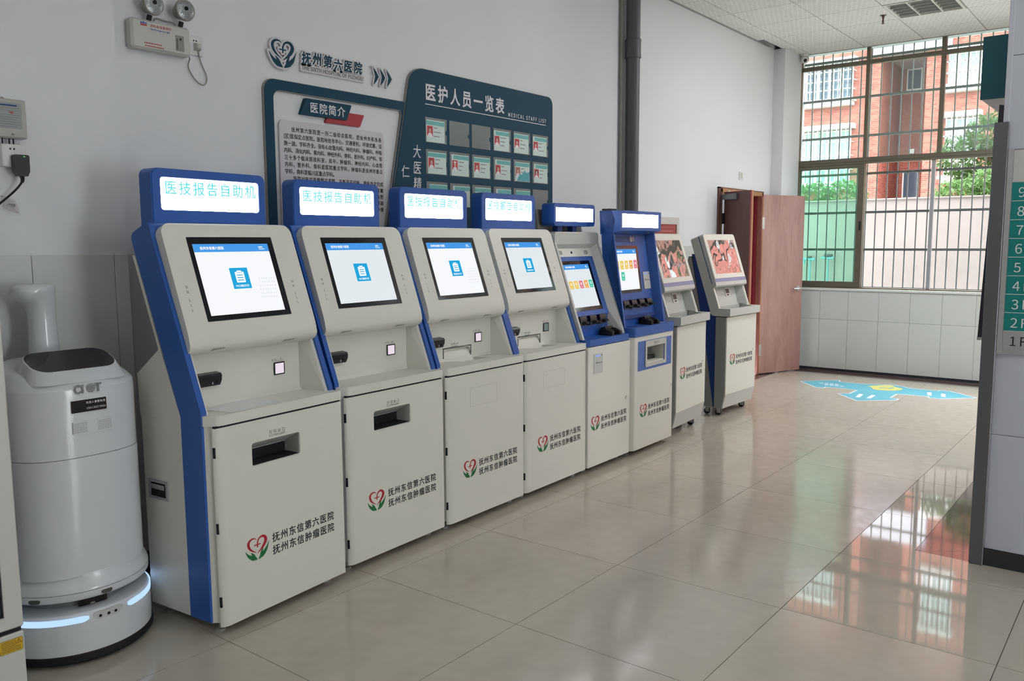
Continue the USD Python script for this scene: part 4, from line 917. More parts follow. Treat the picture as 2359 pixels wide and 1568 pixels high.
# the two dark-screened kiosks on castors at the far end
mirror_glass = usdkit.material(stage, LOOK + 'mirror_screen', {'g': ('geometry', {}), 'n': ('noise_texture', {'scale': 7.0, 'detail': 1.0}), 'b': ('bump', {'strength': 0.35, 'distance': 0.012}),
    'p': ('principled_bsdf', {'base_color': (0.40, 0.40, 0.41), 'metallic': 0.9, 'roughness': 0.03})}, [('g.position', 'n.vector'), ('n.fac', 'b.height'), ('b.normal', 'p.normal')], surface='p.BSDF')
rubber = mat('castor_rubber', srgb(40, 40, 42), 0.6)
side_grey = mat('kiosk_side_grey', srgb(150, 150, 147), 0.5)
def kiosk_castor(label, loc, rot):
    t = thing('castor_kiosk', label, 'self-service kiosk', loc, rot, 'two kiosks on castors with dark screens')
    W = 0.612
    obj('cabinet', prism([(0.0, 0.205), (0.0, 0.882), (0.10, 0.882), (0.10, 0.075), (0.028, 0.075)], 'x', 0.0, W), kgrey, t, smooth=False)
    obj('cabinet_flank', [prism([(0.0025, 0.205), (0.0025, 0.880), (0.10, 0.880), (0.10, 0.077), (0.029, 0.077)], 'x', -0.004, 0.0)], side_grey, t, smooth=False)
    obj('front_panel', [prism([(-0.004, 0.2), (-0.004, 0.880), (0.0, 0.880), (0.0, 0.2)], 'x', 0.004, W - 0.004)], white, t, smooth=False)
    obj('kick_panel', prism([(-0.004, 0.1995), (0.0, 0.203), (0.028, 0.075), (0.024, 0.073)], 'x', 0.004, W - 0.004), kgrey, t, smooth=False)
    obj('blue_spine', prism([(0.10, 0.077), (0.118, 0.077), (0.20, 0.62), (0.345, 1.40), (0.355, 1.43), (0.33, 1.43), (0.15, 0.92), (0.10, 0.88)], 'x', 0.012, W - 0.012), navy, t, smooth=False)
    obj('rear_cover', prism([(0.118, 0.077), (0.205, 0.077), (0.335, 0.45), (0.335, 0.90), (0.40, 1.36), (0.385, 1.41), (0.36, 1.41), (0.20, 0.62)], 'x', 0.016, W - 0.016), side_grey, t, smooth=False)
    # upper shell: one sloped profile, with the niche between the head and the counter
    fz = lambda z: 0.130 + 0.3312 * (z - 1.256)
    shell = [(fz(1.602), 1.606), (fz(1.215), 1.215), (fz(1.18) - 0.001, 1.180), (0.100, 1.157), (0.106, 1.146), (0.131, 1.138), (0.072, 0.958), (-0.037, 0.958), (-0.037, 0.896), (-0.030, 0.890), (0.110, 0.890), (0.128, 0.893), (0.145, 0.907), (0.345, 1.52), (0.356, 1.552), (0.35, 1.562)]
    full = prism(shell, 'x', -0.010, W)
    solid = cut(full ^ fprism(rr(-0.010, -0.5, W, (1.606 - 1.256) / 0.949, 0.026, 6, (0, 0, 1, 1)), ((0, fz(1.256), 1.256), (1, 0, 0), (0, 0.3144, 0.9493)), -0.5, 0.5), [
        m3.Manifold.hull_points(np.array([[x, y, z] for x in (0.012, W - 0.022) for y, z in ((0.05, 0.965), (-0.02, 0.965), (0.10, 1.135), (0.06, 1.135))] + [[x, y, z] for x in (0.05, W - 0.075) for y, z in ((0.150, 0.965), (0.195, 1.135))])),
        prism([(0.03, 0.14), (0.03, 0.06), (0.10, -0.005), (W - 0.10, -0.005), (W - 0.05, 0.06), (W - 0.05, 0.14)], 'z', 0.925, 0.97)])
    obj('upper_shell', solid, kgrey, t, smooth=25)
    for x0 in (-0.008, W - 0.024):
        obj('niche_frame', prism([(0.068, 0.955), (0.127, 1.136), (0.133, 1.136), (0.074, 0.955)], 'x', x0, x0 + 0.020), white, t, smooth=False)
    obj('tray_floor', prism([(0.03, 0.135), (0.03, 0.06), (0.10, -0.005), (W - 0.10, -0.005), (W - 0.05, 0.06), (W - 0.05, 0.135)], 'z', 0.925, 0.928), tray_dark, t, smooth=False)
    FC = ((0, fz(1.256), 1.256), (1, 0, 0), (0, 0.3144, 0.9493))
    sz = lambda z: (z - 1.256) / 0.9493
    obj('front_frame', cut(fprism(rr(-0.004, sz(1.217), W - 0.006, sz(1.600), 0.022, 5, (0, 0, 1, 1)), FC, 0.0, 0.003), [fprism([(0.045, 0), (0.556, 0), (0.556, sz(1.552)), (0.045, sz(1.552))], FC, -0.1, 0.1)]), white, t, smooth=False)
    obj('screen', fprism([(0.045, 0), (0.556, 0), (0.556, sz(1.552)), (0.045, sz(1.552))], FC, 0.0005, 0.0015), mirror_glass, t, smooth=False)
    obj('stripe', fprism([(-0.004, sz(1.187)), (W - 0.002, sz(1.187)), (W - 0.002, sz(1.216)), (-0.004, sz(1.216))], FC, 0.0, 0.002), lilac, t, smooth=False)
    obj('side_slit', prism([(0.283, 1.583), (0.276, 1.584), (0.137, 1.171), (0.143, 1.170)], 'x', -0.0108, -0.009), navy, t, smooth=False)
    nb = FRONT(0, 0, 0.168)
    FN = ((0, 0.149, 0.965), (1, 0, 0), (0, 0.256, 0.967))
    nr = obj('card_reader', fprism(rr(0.325, 0.080, 0.415, 0.160, 0.003, 2), FN, 0, 0.004), white, t, smooth=False)
    obj('reader_slot', [fprism([(0.338, 0.108), (0.402, 0.108), (0.402, 0.148), (0.338, 0.148)], FN, 0.004, 0.006), fprism([(0.348, 0.088), (0.390, 0.088), (0.390, 0.099), (0.348, 0.099)], FN, 0.004, 0.006)], black, nr, smooth=False)
    obj('niche_print', flat([rect(0.075 + 0.012 * k, 0.128 + 0.002 * (k % 2), 0.082 + 0.012 * k, 0.136) for k in range(5)] + [rect(0.155, 0.115, 0.158, 0.145)] + [rect(0.075 + 0.012 * k, 0.112, 0.081 + 0.012 * k, 0.115) for k in range(5)], FN, 0.0005), grey_ink, t, smooth=False)
    hospital_print(t, FRONT(0, 0, -0.004), 0.066, 0.452, 0.340, 0.130, 0.096)
    obj('lock', [rod((0.548, -0.008, 0.552), (0.548, 0, 0.552), 0.009, 12)], chrome, t)
    for x, y in ((0.06, 0.075), (W - 0.075, 0.075), (0.06, 0.185), (W - 0.075, 0.185)):
        c = obj('castor', [rod((x - 0.011, y + 0.012, 0.026), (x + 0.011, y + 0.012, 0.026), 0.026, 18)], rubber, t)
        obj('castor_fork', [bbox(x - 0.016, x - 0.0125, y - 0.012, y + 0.022, 0.022, 0.074, 0.001), bbox(x + 0.0125, x + 0.016, y - 0.012, y + 0.022, 0.022, 0.074, 0.001), bbox(x - 0.02, x + 0.02, y - 0.02, y + 0.024, 0.066, 0.078, 0.001)], chrome, c)
kiosk_castor('grey kiosk on castors with a mirror-like dark screen, beside the blue hooded kiosk', (4.15 - 0.01, 0.20, 0), 0.0722)
kiosk_castor('grey kiosk on castors at the far end of the row, before the wooden door', (5.1355 - 0.01, 0.2248, 0), -0.0321)
# ------------------------------------------------------------------ the round white robot
robot_white = mat('robot_white_shell', srgb(214, 217, 220), 0.22, coat=0.3)
robot_seam = mat('robot_seam_grey', srgb(128, 130, 132), 0.5)
gloss_black = mat('robot_gloss_black', srgb(14, 16, 22), 0.07)
ro = thing('disinfection_robot', 'round white robot with a black slanted panel, light strips and a bent nozzle', 'robot', (-0.342, 0.527, 0), 0.0)
obj('bumper', lathe([(0, 0.012), (0.276, 0.012), (0.284, 0.02), (0.284, 0.042), (0.28, 0.046), (0, 0.046)], 72), matte_black, ro)
base = lathe([(0, 0.046), (0.279, 0.046), (0.280, 0.16), (0.277, 0.184), (0.268, 0.197), (0.25, 0.203), (0.18, 0.205), (0, 0.205)], 96)
obj('base_shell', base, robot_white, ro)
obj('gap_core', lathe([(0, 0.20), (0.205, 0.20), (0.205, 0.25), (0, 0.25)], 48), robot_seam, ro)
obj('ring_shell', lathe([(0, 0.243), (0.262, 0.243), (0.272, 0.248), (0.277, 0.256), (0.278, 0.276), (0, 0.276)], 96), robot_white, ro)
obj('ring_seam', lathe([(0, 0.275), (0.2745, 0.275), (0.2745, 0.279), (0, 0.279)], 96), robot_seam, ro)
obj('ring_shoulder', lathe([(0, 0.278), (0.277, 0.278), (0.277, 0.286), (0.268, 0.306), (0.252, 0.326), (0.246, 0.336), (0, 0.338)], 96), robot_white, ro)
def sup(a, b, n, z, tilt=0.0, k=72, dx=0.0, dy=0.0):
    out = []
    for i in range(k):
        t = 2 * math.pi * i / k
        c, s = math.cos(t), math.sin(t)
        x = a * math.copysign(abs(c) ** (2 / n), c); y = b * math.copysign(abs(s) ** (2 / n), s)
        out.append((x + dx, y + dy, z + tilt * y))
    return out
def body_ring(z, sh=0.0): return sup(0.243 - sh, 0.243 - sh, 2.7, z)
obj('lower_body', loft([body_ring(0.330), body_ring(0.45), body_ring(0.7705)]), robot_white, ro, smooth=40)
obj('body_seam', loft([body_ring(0.770, 0.003), body_ring(0.7735, 0.003)]), robot_seam, ro, smooth=40)
obj('upper_body', loft([body_ring(0.773, 0.0015), body_ring(0.99, 0.0015), body_ring(1.022, 0.003)]), robot_white, ro, smooth=40)
top = [sup(0.2405, 0.2405, 2.7, 1.022), sup(0.238, 0.238, 2.7, 1.034, 0.02), sup(0.222, 0.222, 2.7, 1.058, 0.06), sup(0.200, 0.200, 2.7, 1.080, 0.10), sup(0.175, 0.175, 2.6, 1.092, 0.10)]
obj('top_shell', loft(top), robot_white, ro, smooth=40)
def tilted(q, dz): return [(x, y, 1.088 + (y + 0.175) * 0.40 + dz) for x, y in q]
pan = rr(-0.152, -0.178, 0.152, -0.035, 0.055, 8)
grow_ = lambda q, k: [(x * (1 + k), -0.105 + (y + 0.105) * (1 + 1.6 * k)) for x, y in q]
obj('panel_rim', loft([[(x * 1.18, -0.09 + (y + 0.09) * 1.5, 1.045) for x, y in pan], [(x * 1.08, -0.10 + (y + 0.10) * 1.2, 1.075 + (y + 0.175) * 0.28) for x, y in pan], tilted(grow_(pan, 0.03), -0.0015), tilted(grow_(pan, 0.012), 0.0008)]), robot_white, ro, smooth=40)
obj('touch_panel', loft([tilted(pan, -0.004), tilted(pan, 0.0016)]), gloss_black, ro, smooth=40)
# bent nozzle that rises behind the panel and flares towards the left
nz = []
for z, ox, oy, a, b, tl in ((1.00, 0, 0, .060, .060, 0), (1.12, 0, 0, .055, .055, 0), (1.22, 0, 0, .050, .050, 0), (1.275, -.001, 0, .050, .050, 0), (1.305, -.005, -.004, .054, .052, .05), (1.325, -.013, -.008, .062, .056, .12), (1.343, -.024, -.014, .071, .061, .18), (1.358, -.032, -.017, .077, .065, .18), (1.372, -.036, -.018, .079, .066, .13), (1.384, -.035, -.018, .074, .061, .07), (1.391, -.034, -.016, .062, .050, .03), (1.393, -.033, -.015, .045, .038, 0.01)):
    nz.append([(x + ox, y + oy, zz + tl * (x)) for (x, y, zz) in sup(a, b, 2.1, z, 0, 40)])
nx, ny = 0.035, 0.168
obj('nozzle', loft([[(x + nx - 0.01, y + ny, z) for x, y, z in r] for r in nz]), robot_white, ro, smooth=50)
def arc_patch(r, a0, a1, z0, z1, th, n=24, ends=0.0):
    v, f = [], []
    for k in range(n + 1):
        t = math.radians(a0 + (a1 - a0) * k / n)
        za, zb = (z0, z1)
        if ends:
            e = max(0.0, 1 - min(k, n - k) / 1.5) if True else 0
            za, zb = z0 + e * (z1 - z0) * 0.35, z1 - e * (z1 - z0) * 0.15
        for rr_ in (r - 0.004, r + th):
            for z in (za, zb):
                v.append((rr_ * math.cos(t), rr_ * math.sin(t), z))
    for k in range(n):
        a, b = k * 4, k * 4 + 4
        for i, j in ((0, 1), (1, 3), (3, 2), (2, 0)):
            f += [[a + i, b + i, b + j], [a + i, b + j, a + j]]
    f += [[0, 1, 3], [0, 3, 2], [n * 4, n * 4 + 3, n * 4 + 1], [n * 4, n * 4 + 2, n * 4 + 3]]
    m = trimesh.Trimesh(np.array(v), np.array(f), process=False)
    m.fix_normals()
    return m
for a0, a1 in ((-185, -104), (-73, 5)):
    obj('light_strip', arc_patch(0.2795, a0, a1, 0.164, 0.186, 0.0012, 40, 1), robot_led, ro)
eyes = obj('sensor_plate', arc_patch(0.2795, -101, -78, 0.160, 0.190, 0.0008, 12, 1), mat('robot_grey_plate', srgb(196, 198, 198), 0.4), ro)
for a in (-96.0, -89.7, -84.2):
    t = math.radians(a); c = np.array([math.cos(t), math.sin(t), 0])
    obj('sensor_eye', rod(c * 0.276 + [0, 0, .1725], c * 0.2815 + [0, 0, .1725], 0.0055, 14), gloss_black, eyes)
obj('lidar_window', arc_patch(0.224, -110, -84, 0.206, 0.242, 0.004, 10), gloss_black, ro)
for a in (-140.5, -89.8):
    w = arc_patch(0.2765, a - 4.2, a + 4.2, 0.252, 0.267, 0.0022, 10, 1)
    obj('range_sensor', w, mat('sensor_dark_%d' % abs(int(a)), srgb(72, 76, 74), 0.25), ro)
# front print, label and speaker grilles, wrapped on the flat front of the body
FR = FRONT(0, 0, -0.2432)
obj('maker_print', flat(shift(text('CI', 0.040, None, 0.035), -0.056, 1.008) + shift(text('T', 0.040, None, 0.035), 0.020, 1.008) + polys(union_all([Point(0.005, 1.0225).buffer(0.0165, 16).intersection(LineString([(-0.02, 1.008 + 0.0042 * k), (0.03, 1.000 + 0.0042 * k)]).buffer(0.0013)) for k in range(9)])), FR, 0.0015), robot_seam, ro, smooth=False)
lb = obj('hotline_label', fprism([(-0.068, 0.938), (0.058, 0.938), (0.058, 0.982), (-0.068, 0.982)], FR, -0.002, 0.0012), matte_black, ro, smooth=False)
obj('label_print', flat(shift(text('机器人报警热线', 0.0092, 0.070, 0.01, 48), -0.016, 0.9675) + shift(text('15012627865', 0.0095, 0.070, 0.01, 48), -0.016, 0.947), FR, 0.0003, 0.0012), white_ink, lb, smooth=False)
obj('speaker_plate', fprism(rr(-0.068, 0.858, 0.078, 0.906, 0.006, 3), FR, -0.002, 0.0007), robot_white, ro, smooth=False)
dots = [Point(x0 + 0.0052 * i, 0.865 + 0.0055 * j).buffer(0.0015, 2) for x0 in (-0.066, 0.024) for i in range(10) for j in range(7)]
obj('speaker_holes', flat(dots, FR, 0.0004, 0.0007), robot_seam, ro, smooth=False)
vh = [Point(0.0, 0.84 + 0.0135 * k).buffer(0.0045, 4) for k in range(9)]
obj('side_vent', flat(vh, ((-0.2433, -0.02, 0), (0, -1, 0), (0, 0, 1)), 0.001), matte_black, ro, smooth=False)

# ------------------------------------------------------------------ display fridge at the left edge
fridge_white = mat('fridge_white', srgb(206, 207, 200), 0.4)
fridge_glass = mat('fridge_dark_glass', srgb(70, 84, 80), 0.08)
fg = thing('glass_door_fridge', 'white framed glass-door fridge at the left edge, yellow warning sticker below its door', 'fridge', (-0.672, 0.15, 0))
obj('cabinet', bbox(-0.60, 0.0, 0.045, 0.60, 0.02, 1.80, 0.004), fridge_white, fg)
obj('lower_panel', bbox(-0.60, 0.0, 0.0, 0.045, 0.03, 0.258, 0.004), fridge_white, fg)
obj('gap', box(-0.596, -0.004, 0.012, 0.045, 0.258, 0.276), matte_black, fg, smooth=False)
dr = obj('door', cut(bbox(-0.60, 0.0, -0.004, 0.042, 0.276, 1.79, 0.005), [box(-0.54, -0.058, -0.01, 0.02, 0.322, 1.73)]), fridge_white, fg)
obj('glass', box(-0.54, -0.058, 0.010, 0.016, 0.322, 1.73), fridge_glass, dr, smooth=False)
obj('door_gasket', [box(-0.062, -0.058, 0.004, 0.010, 0.322, 1.73), box(-0.54, -0.058, 0.004, 0.010, 0.322, 0.326)], black, dr, smooth=False)
FF = FRONT(0, 0, 0.0)
st = obj('warning_sticker', fprism(rr(-0.078, 0.196, -0.006, 0.242, 0.005, 3), FF, 0, 0.0006), ink, fg, smooth=False, label='yellow warning sticker')
obj('sticker_face', fprism(rr(-0.077, 0.197, -0.007, 0.241, 0.0045, 3), FF, 0.0006, 0.0009), mat('warning_yellow', srgb(214, 176, 30), 0.5), st, smooth=False)
tri = Polygon([(-0.027, 0.222), (-0.010, 0.222), (-0.0185, 0.238)]).difference(Polygon([(-0.025, 0.2232), (-0.012, 0.2232), (-0.0185, 0.2355)])).union(rect(-0.0192, 0.2245, -0.0178, 0.232))
obj('sticker_print', flat(polys(tri) + [rect(-0.073, 0.202 + 0.0055 * k, -0.013 - 0.014 * (k > 2), 0.2034 + 0.0055 * k) for k in range(7)], FF, 0.0003, 0.0009), ink, st, smooth=False)

# ------------------------------------------------------------------ meter, socket, adapter and cord on the pier
PY = 0.838
meter_grey = mat('meter_grey', srgb(176, 177, 170), 0.5)
mt = thing('electric_meter', 'grey electricity meter with a small window, top left on the white pier', 'electricity meter', (-0.285, PY, 0))
obj('case', bbox(-0.115, 0.0, -0.055, 0.0, 1.957, 2.106, 0.005), meter_grey, mt)
wdw = obj('window', fprism(rr(-0.102, 1.994, -0.018, 2.092, 0.003, 2), FRONT(0, 0, -0.055), 0, 0.0015), mat('meter_window', srgb(158, 164, 160), 0.15), mt, smooth=False)
Fm = FRONT(0, 0, -0.0565)
obj('counter_strip', flat([rect(-0.098, 2.078, -0.034, 2.084)], Fm, 0.0004), navy, wdw, smooth=False)
obj('meter_print', flat([rect(-0.098, 2.070 - 0.0088 * k, -0.024 - 0.008 * (k % 3), 2.0715 - 0.0088 * k) for k in range(9) if k != 2], Fm, 0.0004), grey_ink, wdw, smooth=False)
obj('red_mark', flat([rect(-0.066, 2.054, -0.046, 2.057), rect(-0.06, 2.049, -0.05, 2.051)], Fm, 0.0004), red_ink, wdw, smooth=False)
obj('cover_screw', rod((-0.055, -0.053, 1.971), (-0.055, -0.06, 1.971), 0.004, 10), slot_grey, mt)
obj('hanging_lug', rod((-0.070, -0.02, 2.108), (-0.070, 0.0, 2.108), 0.008, 12), slot_grey, mt)
obj('terminal_wires', [rod((x, -0.03, 1.958), (x + 0.004, -0.02, 1.934), 0.0025, 6) for x in (-0.10, -0.085, -0.06, -0.045)], matte_black, mt)
socket_white = mat('socket_white', srgb(222, 222, 220), 0.35)
so = thing('wall_socket', 'white wall socket on the pier below the meter, holding the black adapter', 'socket', (-0.287, PY, 0))
obj('back_box', bbox(-0.088, 0.0, -0.033, 0.0, 1.848, 1.936, 0.003), socket_white, so)
obj('pin_slots', [box(-0.060, -0.055, -0.0342, -0.032, 1.914, 1.921), box(-0.046, -0.041, -0.0342, -0.032, 1.914, 1.921)], matte_black, so, smooth=False)
ad = thing('power_adapter', 'black plug-in power adapter with a green light, in the socket below the meter', 'power adapter', (-0.318, PY - 0.034, 0))
obj('adapter_case', m3.Manifold.hull_points(np.array([[x, y, z] for (x, z) in ((-0.024, 1.894), (0.024, 1.894), (0.027, 1.888), (-0.027, 1.888), (-0.026, 1.83), (0.026, 1.83), (0.018, 1.812), (-0.016, 1.812)) for y in (0.0, -0.036)] )), black, ad)
obj('status_light', bbox(0.004, 0.011, -0.0372, -0.035, 1.8855, 1.8885, 0.0008), led_green, ad)
obj('strain_relief', tube(smooth_path([(0.0, -0.02, 1.814), (0.002, -0.02, 1.80), (-0.001, -0.02, 1.788)], 8), [0.0095, 0.009, 0.0085, 0.008, 0.0075, 0.007, 0.0065, 0.006]), black, ad)
obj('cord', tube(smooth_path([(-0.001, -0.02, 1.79), (-0.016, -0.018, 1.768), (-0.04, -0.014, 1.742), (-0.07, -0.012, 1.715), (-0.10, -0.012, 1.690), (-0.16, -0.012, 1.63)], 24), 0.0042), black, ad)
tag_film = usdkit.material(stage, LOOK + 'clear_tape', {'t': ('transparent_bsdf', {'color': (0.9, 0.9, 0.9)}), 'd': ('principled_bsdf', {'base_color': (0.7, 0.66, 0.66), 'roughness': 0.2}), 'm': ('mix_closure', {'fac': 0.45})}, [('t.BSDF', 'm.closure1'), ('d.BSDF', 'm.closure2')], surface='m.closure')
tg = thing('cord_tag', 'crumpled clear tape tag wrapped round the black adapter cord', 'tape tag', (-0.356, PY - 0.012, 1.705))
r9 = np.random.default_rng(11)
gx, gz = np.meshgrid(np.linspace(-0.028, 0.030, 8), np.linspace(-0.034, 0.028, 8))
gv = np.c_[gx.ravel() + gz.ravel() * -0.25, r9.uniform(-0.010, 0.004, 64), gz.ravel() * 0.9 - gx.ravel() * 0.35]
gf = [[a, a + 1, a + 9] for a in range(55) if a % 8 != 7] + [[a, a + 9, a + 8] for a in range(55) if a % 8 != 7]
obj('tape', trimesh.Trimesh(gv, np.array(gf), process=False), tag_film, tg, smooth=False)
obj('tag_print', flat([rect(-0.004 + 0.008 * k, -0.004 - 0.004 * k, 0.002 + 0.008 * k, 0.0) for k in range(3)], ((0, -0.012, 0), (1, 0, 0), (0, 0, 1)), 0.0005), grey_ink, tg, smooth=False)

# ------------------------------------------------------------------ emergency lamp and its socket
WY = 0.93
em_white = mat('emergency_lamp_white', srgb(196, 197, 190), 0.45)
lens = mat('lamp_lens', srgb(150, 156, 158), 0.12, metal=0.5, bump=0.6, bscale=240)
em = thing('emergency_lamp', 'white twin-head emergency lamp box fixed high on the wall beside the pier', 'emergency lamp', (0, WY, 0))
obj('case', bbox(0.215, 0.50, -0.055, 0.0, 2.410, 2.541, 0.010), em_white, em)
Fe = FRONT(0, 0, -0.055)
for x, z in ((0.312, 2.607), (0.466, 2.612)):
    hd = obj('lamp_head', m3.Manifold.hull_points(np.vstack([[[x + 0.049 * math.cos(t), -0.075, z + 0.049 * math.sin(t)], [x + 0.047 * math.cos(t), -0.083, z + 0.047 * math.sin(t)], [x + 0.030 * math.cos(t), -0.02, z + 0.030 * math.sin(t)]] for t in np.linspace(0, 2 * math.pi, 28)[:-1]])), slot_grey, em)
    obj('lens', m3.Manifold.hull_points(np.vstack([[[x + 0.043 * math.cos(t), -0.0825, z + 0.043 * math.sin(t)], [x + 0.028 * math.cos(t), -0.088, z + 0.028 * math.sin(t)]] for t in np.linspace(0, 2 * math.pi, 28)[:-1]])), lens, hd)
    obj('bulb_cap', rod((x, -0.086, z + 0.006), (x, -0.092, z + 0.006), 0.009, 12), gloss_black, hd)
    obj('swivel', rod((x - 0.004, -0.035, 2.538), (x - 0.002, -0.045, 2.566), 0.011, 10), matte_black, em)
obj('carry_handle', tube(smooth_path([(0.335, -0.03, 2.540), (0.342, -0.03, 2.556), (0.39, -0.03, 2.556), (0.437, -0.03, 2.552), (0.445, -0.03, 2.540)], 16), 0.004), slot_grey, em)
obj('maker_badge', flat([Polygon([(0.256, 2.520), (0.290, 2.520), (0.286, 2.527), (0.278, 2.524), (0.273, 2.531), (0.268, 2.524), (0.260, 2.528)])], Fe, 0.0004), blue_ink, em, smooth=False)
obj('badge_base', flat([rect(0.258, 2.511, 0.288, 2.518)], Fe, 0.0004), red_ink, em, smooth=False)
obj('title_print', flat(shift(text('消防应急照明灯', 0.0135, 0.104, 0.01, 48), 0.303, 2.512), Fe, 0.0004), red_ink, em, smooth=False)
obj('subtitle_print', flat(shift(text('Fire Emergency Light', 0.0105, 0.096, 0.01, 48), 0.303, 2.498), Fe, 0.0004), blue_ink, em, smooth=False)
obj('lower_print', flat([rect(0.272 + 0.0085 * k, 2.436, 0.278 + 0.0085 * k, 2.441) for k in range(10)] + [rect(0.276 + 0.0075 * k, 2.424, 0.281 + 0.0075 * k, 2.429) for k in range(12)], Fe, 0.0004), red_ink, em, smooth=False)
pn = obj('test_panel', flat([rect(0.424, 2.428, 0.466, 2.498)], Fe, 0.0005), slot_grey, em, smooth=False)
obj('test_button', flat([Point(0.449, 2.482).buffer(0.0055, 8)] + [rect(0.429, 2.436 + 0.007 * k, 0.435, 2.440 + 0.007 * k) for k in range(7)], Fe, 0.0004, 0.0005), ink, pn, smooth=False)
s2 = thing('wall_socket', 'white wall socket high on the wall beside the emergency lamp, with a looped cord', 'socket', (0, WY, 0))
obj('plate', bbox(0.511, 0.594, -0.010, 0.0, 2.432, 2.522, 0.003), socket_white, s2)
obj('pin_slots', [rod((x, -0.0085, 2.501), (x, -0.0105, 2.501), 0.004, 8) for x in (0.545, 0.558)], matte_black, s2, smooth=False)
pg = thing('lamp_plug', 'white plug of the emergency lamp with its cord hanging in a loop', 'plug', (0, WY, 0))
obj('plug_body', m3.Manifold.hull_points(np.array([[0.558 + a * dx, y, 2.473 + b * dz] for y, a, b in ((-0.010, 0.016, 0.018), (-0.032, 0.011, 0.013), (-0.036, 0.006, 0.008)) for dx in (-1, 1) for dz in (-1, 1)])), em_white, pg)
obj('cord', tube(smooth_path([(0.560, -0.02, 2.458), (0.566, -0.016, 2.43), (0.590, -0.012, 2.375), (0.604, -0.012, 2.33), (0.588, -0.012, 2.302), (0.555, -0.012, 2.310), (0.522, -0.012, 2.345), (0.510, -0.012, 2.39), (0.506, -0.03, 2.415), (0.498, -0.03, 2.42)], 40), 0.0028), slot_grey, pg)

# ------------------------------------------------------------------ wall lettering, introduction board and staff board
teal = mat('board_teal', srgb(30, 70, 90), 0.6, spec=0.2, noise=0.04, nscale=20)
teal_edge = mat('board_edge_grey', srgb(150, 148, 146), 0.6)
board_white = mat('board_white', srgb(208, 206, 210), 0.5)
accent = mat('board_red', srgb(176, 44, 58), 0.5)
FW = lambda y: FRONT(0, 0, y)
def grow(pl, d):
    return polys(union_all(pl).buffer(d, 4))
nm = thing('hospital_sign', 'raised hospital emblem and name in dark blue on white backing, above the introduction board', 'sign', (0, 0, 0))
em_w, em_h, em_x, em_z = 0.172, 0.142, 0.962, 2.447
heart, hands = scaled(HEART, em_w, em_h, em_x, em_z), scaled(HANDS, em_w, em_h, em_x, em_z)
obj('emblem_backing', flat(grow(heart + hands, 0.010), FW(0.93), 0.018), board_white, nm, smooth=False)
obj('emblem', flat(heart + hands, FW(0.912), 0.001), teal, nm, smooth=False)
zh = []
for k, c in enumerate('抚州第六医院'):
    zh += shift(text(c, 0.068, None, 0.025, 96, 0.92, 0.10), 1.170 + 0.0725 * k, 2.503 + (-0.004, 0.004, 0.003, -0.006, 0.0, 0.002)[k])
en = shift(text('THE SIXTH HOSPITAL OF FUZHOU', 0.0275, 0.432, 0.02), 1.170, 2.464)
obj('name_backing', flat(grow(zh, 0.007) + grow([rect(1.166, 2.458, 1.608, 2.490)], 0.004), FW(0.93), 0.016), board_white, nm, smooth=False)
obj('name_chinese', flat(zh, FW(0.914), 0.001), teal, nm, smooth=False)
obj('name_english', flat(en, FW(0.914), 0.001), grey_ink, nm, smooth=False)
for k, wh in enumerate(('leftmost', 'middle', 'rightmost')):
    x = 1.698 + 0.052 * k
    ch = Polygon([(x - 0.014, 2.555), (x + 0.010, 2.532), (x + 0.030, 2.506), (x + 0.012, 2.480), (x - 0.012, 2.456), (x + 0.001, 2.506)])
    a = thing('chevron_sign', '%s of the three small dark chevrons right of the raised hospital name' % wh, 'chevron sign', (0, 0, 0), group='three chevrons beside the hospital name')
    obj('backing', flat(grow([ch], 0.008), FW(0.93), 0.014), board_white, a, smooth=False)
    obj('chevron', flat([ch], FW(0.916), 0.001), teal, a, smooth=False)

ib = thing('introduction_board', 'hospital introduction panel with a dark teal border, red accent and printed text, above the kiosks', 'notice board', (0, 0, 0))
YB = 0.91
lean = lambda z: 1.910 + (z - 2.30) * 0.222                        # the slanting edge shared with the staff board
outer = Polygon([(0.924, 1.51)] + [(0.924 + 0.06 - 0.06 * math.cos(t), 2.326 + 0.06 * math.sin(t)) for t in np.linspace(0, math.pi / 2, 7)] + [(lean(2.386), 2.386), (lean(1.51), 1.51)])
inner = Polygon([(0.977, 1.52)] + [(0.977 + 0.045 - 0.045 * math.cos(t), 2.290 + 0.045 * math.sin(t)) for t in np.linspace(0, math.pi / 2, 7)] + [(lean(2.335) - 0.02, 2.335), (lean(2.31) - 0.008, 2.31), (lean(1.52) - 0.002, 1.52)])
obj('border_frame', flat(polys(outer.difference(inner)), FW(0.93), 0.022), teal, ib, smooth=False)
obj('border_back', flat([outer.buffer(0.003).difference(inner.buffer(-0.004))], FW(0.93), 0.018), teal_edge, ib, smooth=False)
obj('text_panel', flat([Polygon([(1.012, 1.52)] + [(1.012 + 0.03 - 0.03 * math.cos(t), 2.158 + 0.03 * math.sin(t)) for t in np.linspace(0, math.pi / 2, 6)] + [(1.756 - 0.03 + 0.03 * math.sin(t), 2.158 + 0.03 * math.cos(t)) for t in np.linspace(0, math.pi / 2, 6)] + [(1.745, 1.6), (1.725, 1.52)])], FW(0.93), 0.014), board_white, ib, smooth=False)
obj('red_plate', flat([Polygon([(1.325, 2.207), (1.567, 2.207), (1.597, 2.268), (1.36, 2.268)]).buffer(0.004)], FW(0.93), 0.018), accent, ib, smooth=False, label='red slanted accent plate')
obj('title_plate', flat([Polygon([(1.153, 2.232), (1.463, 2.232), (1.497, 2.311), (1.187, 2.311)]).buffer(0.004)], FW(0.93), 0.026), teal, ib, smooth=False)
obj('title_lettering', flat(shift(text('医院简介', 0.058, 0.248, 0.012), 1.207, 2.249), FW(0.904), 0.001), white_ink, ib, smooth=False)
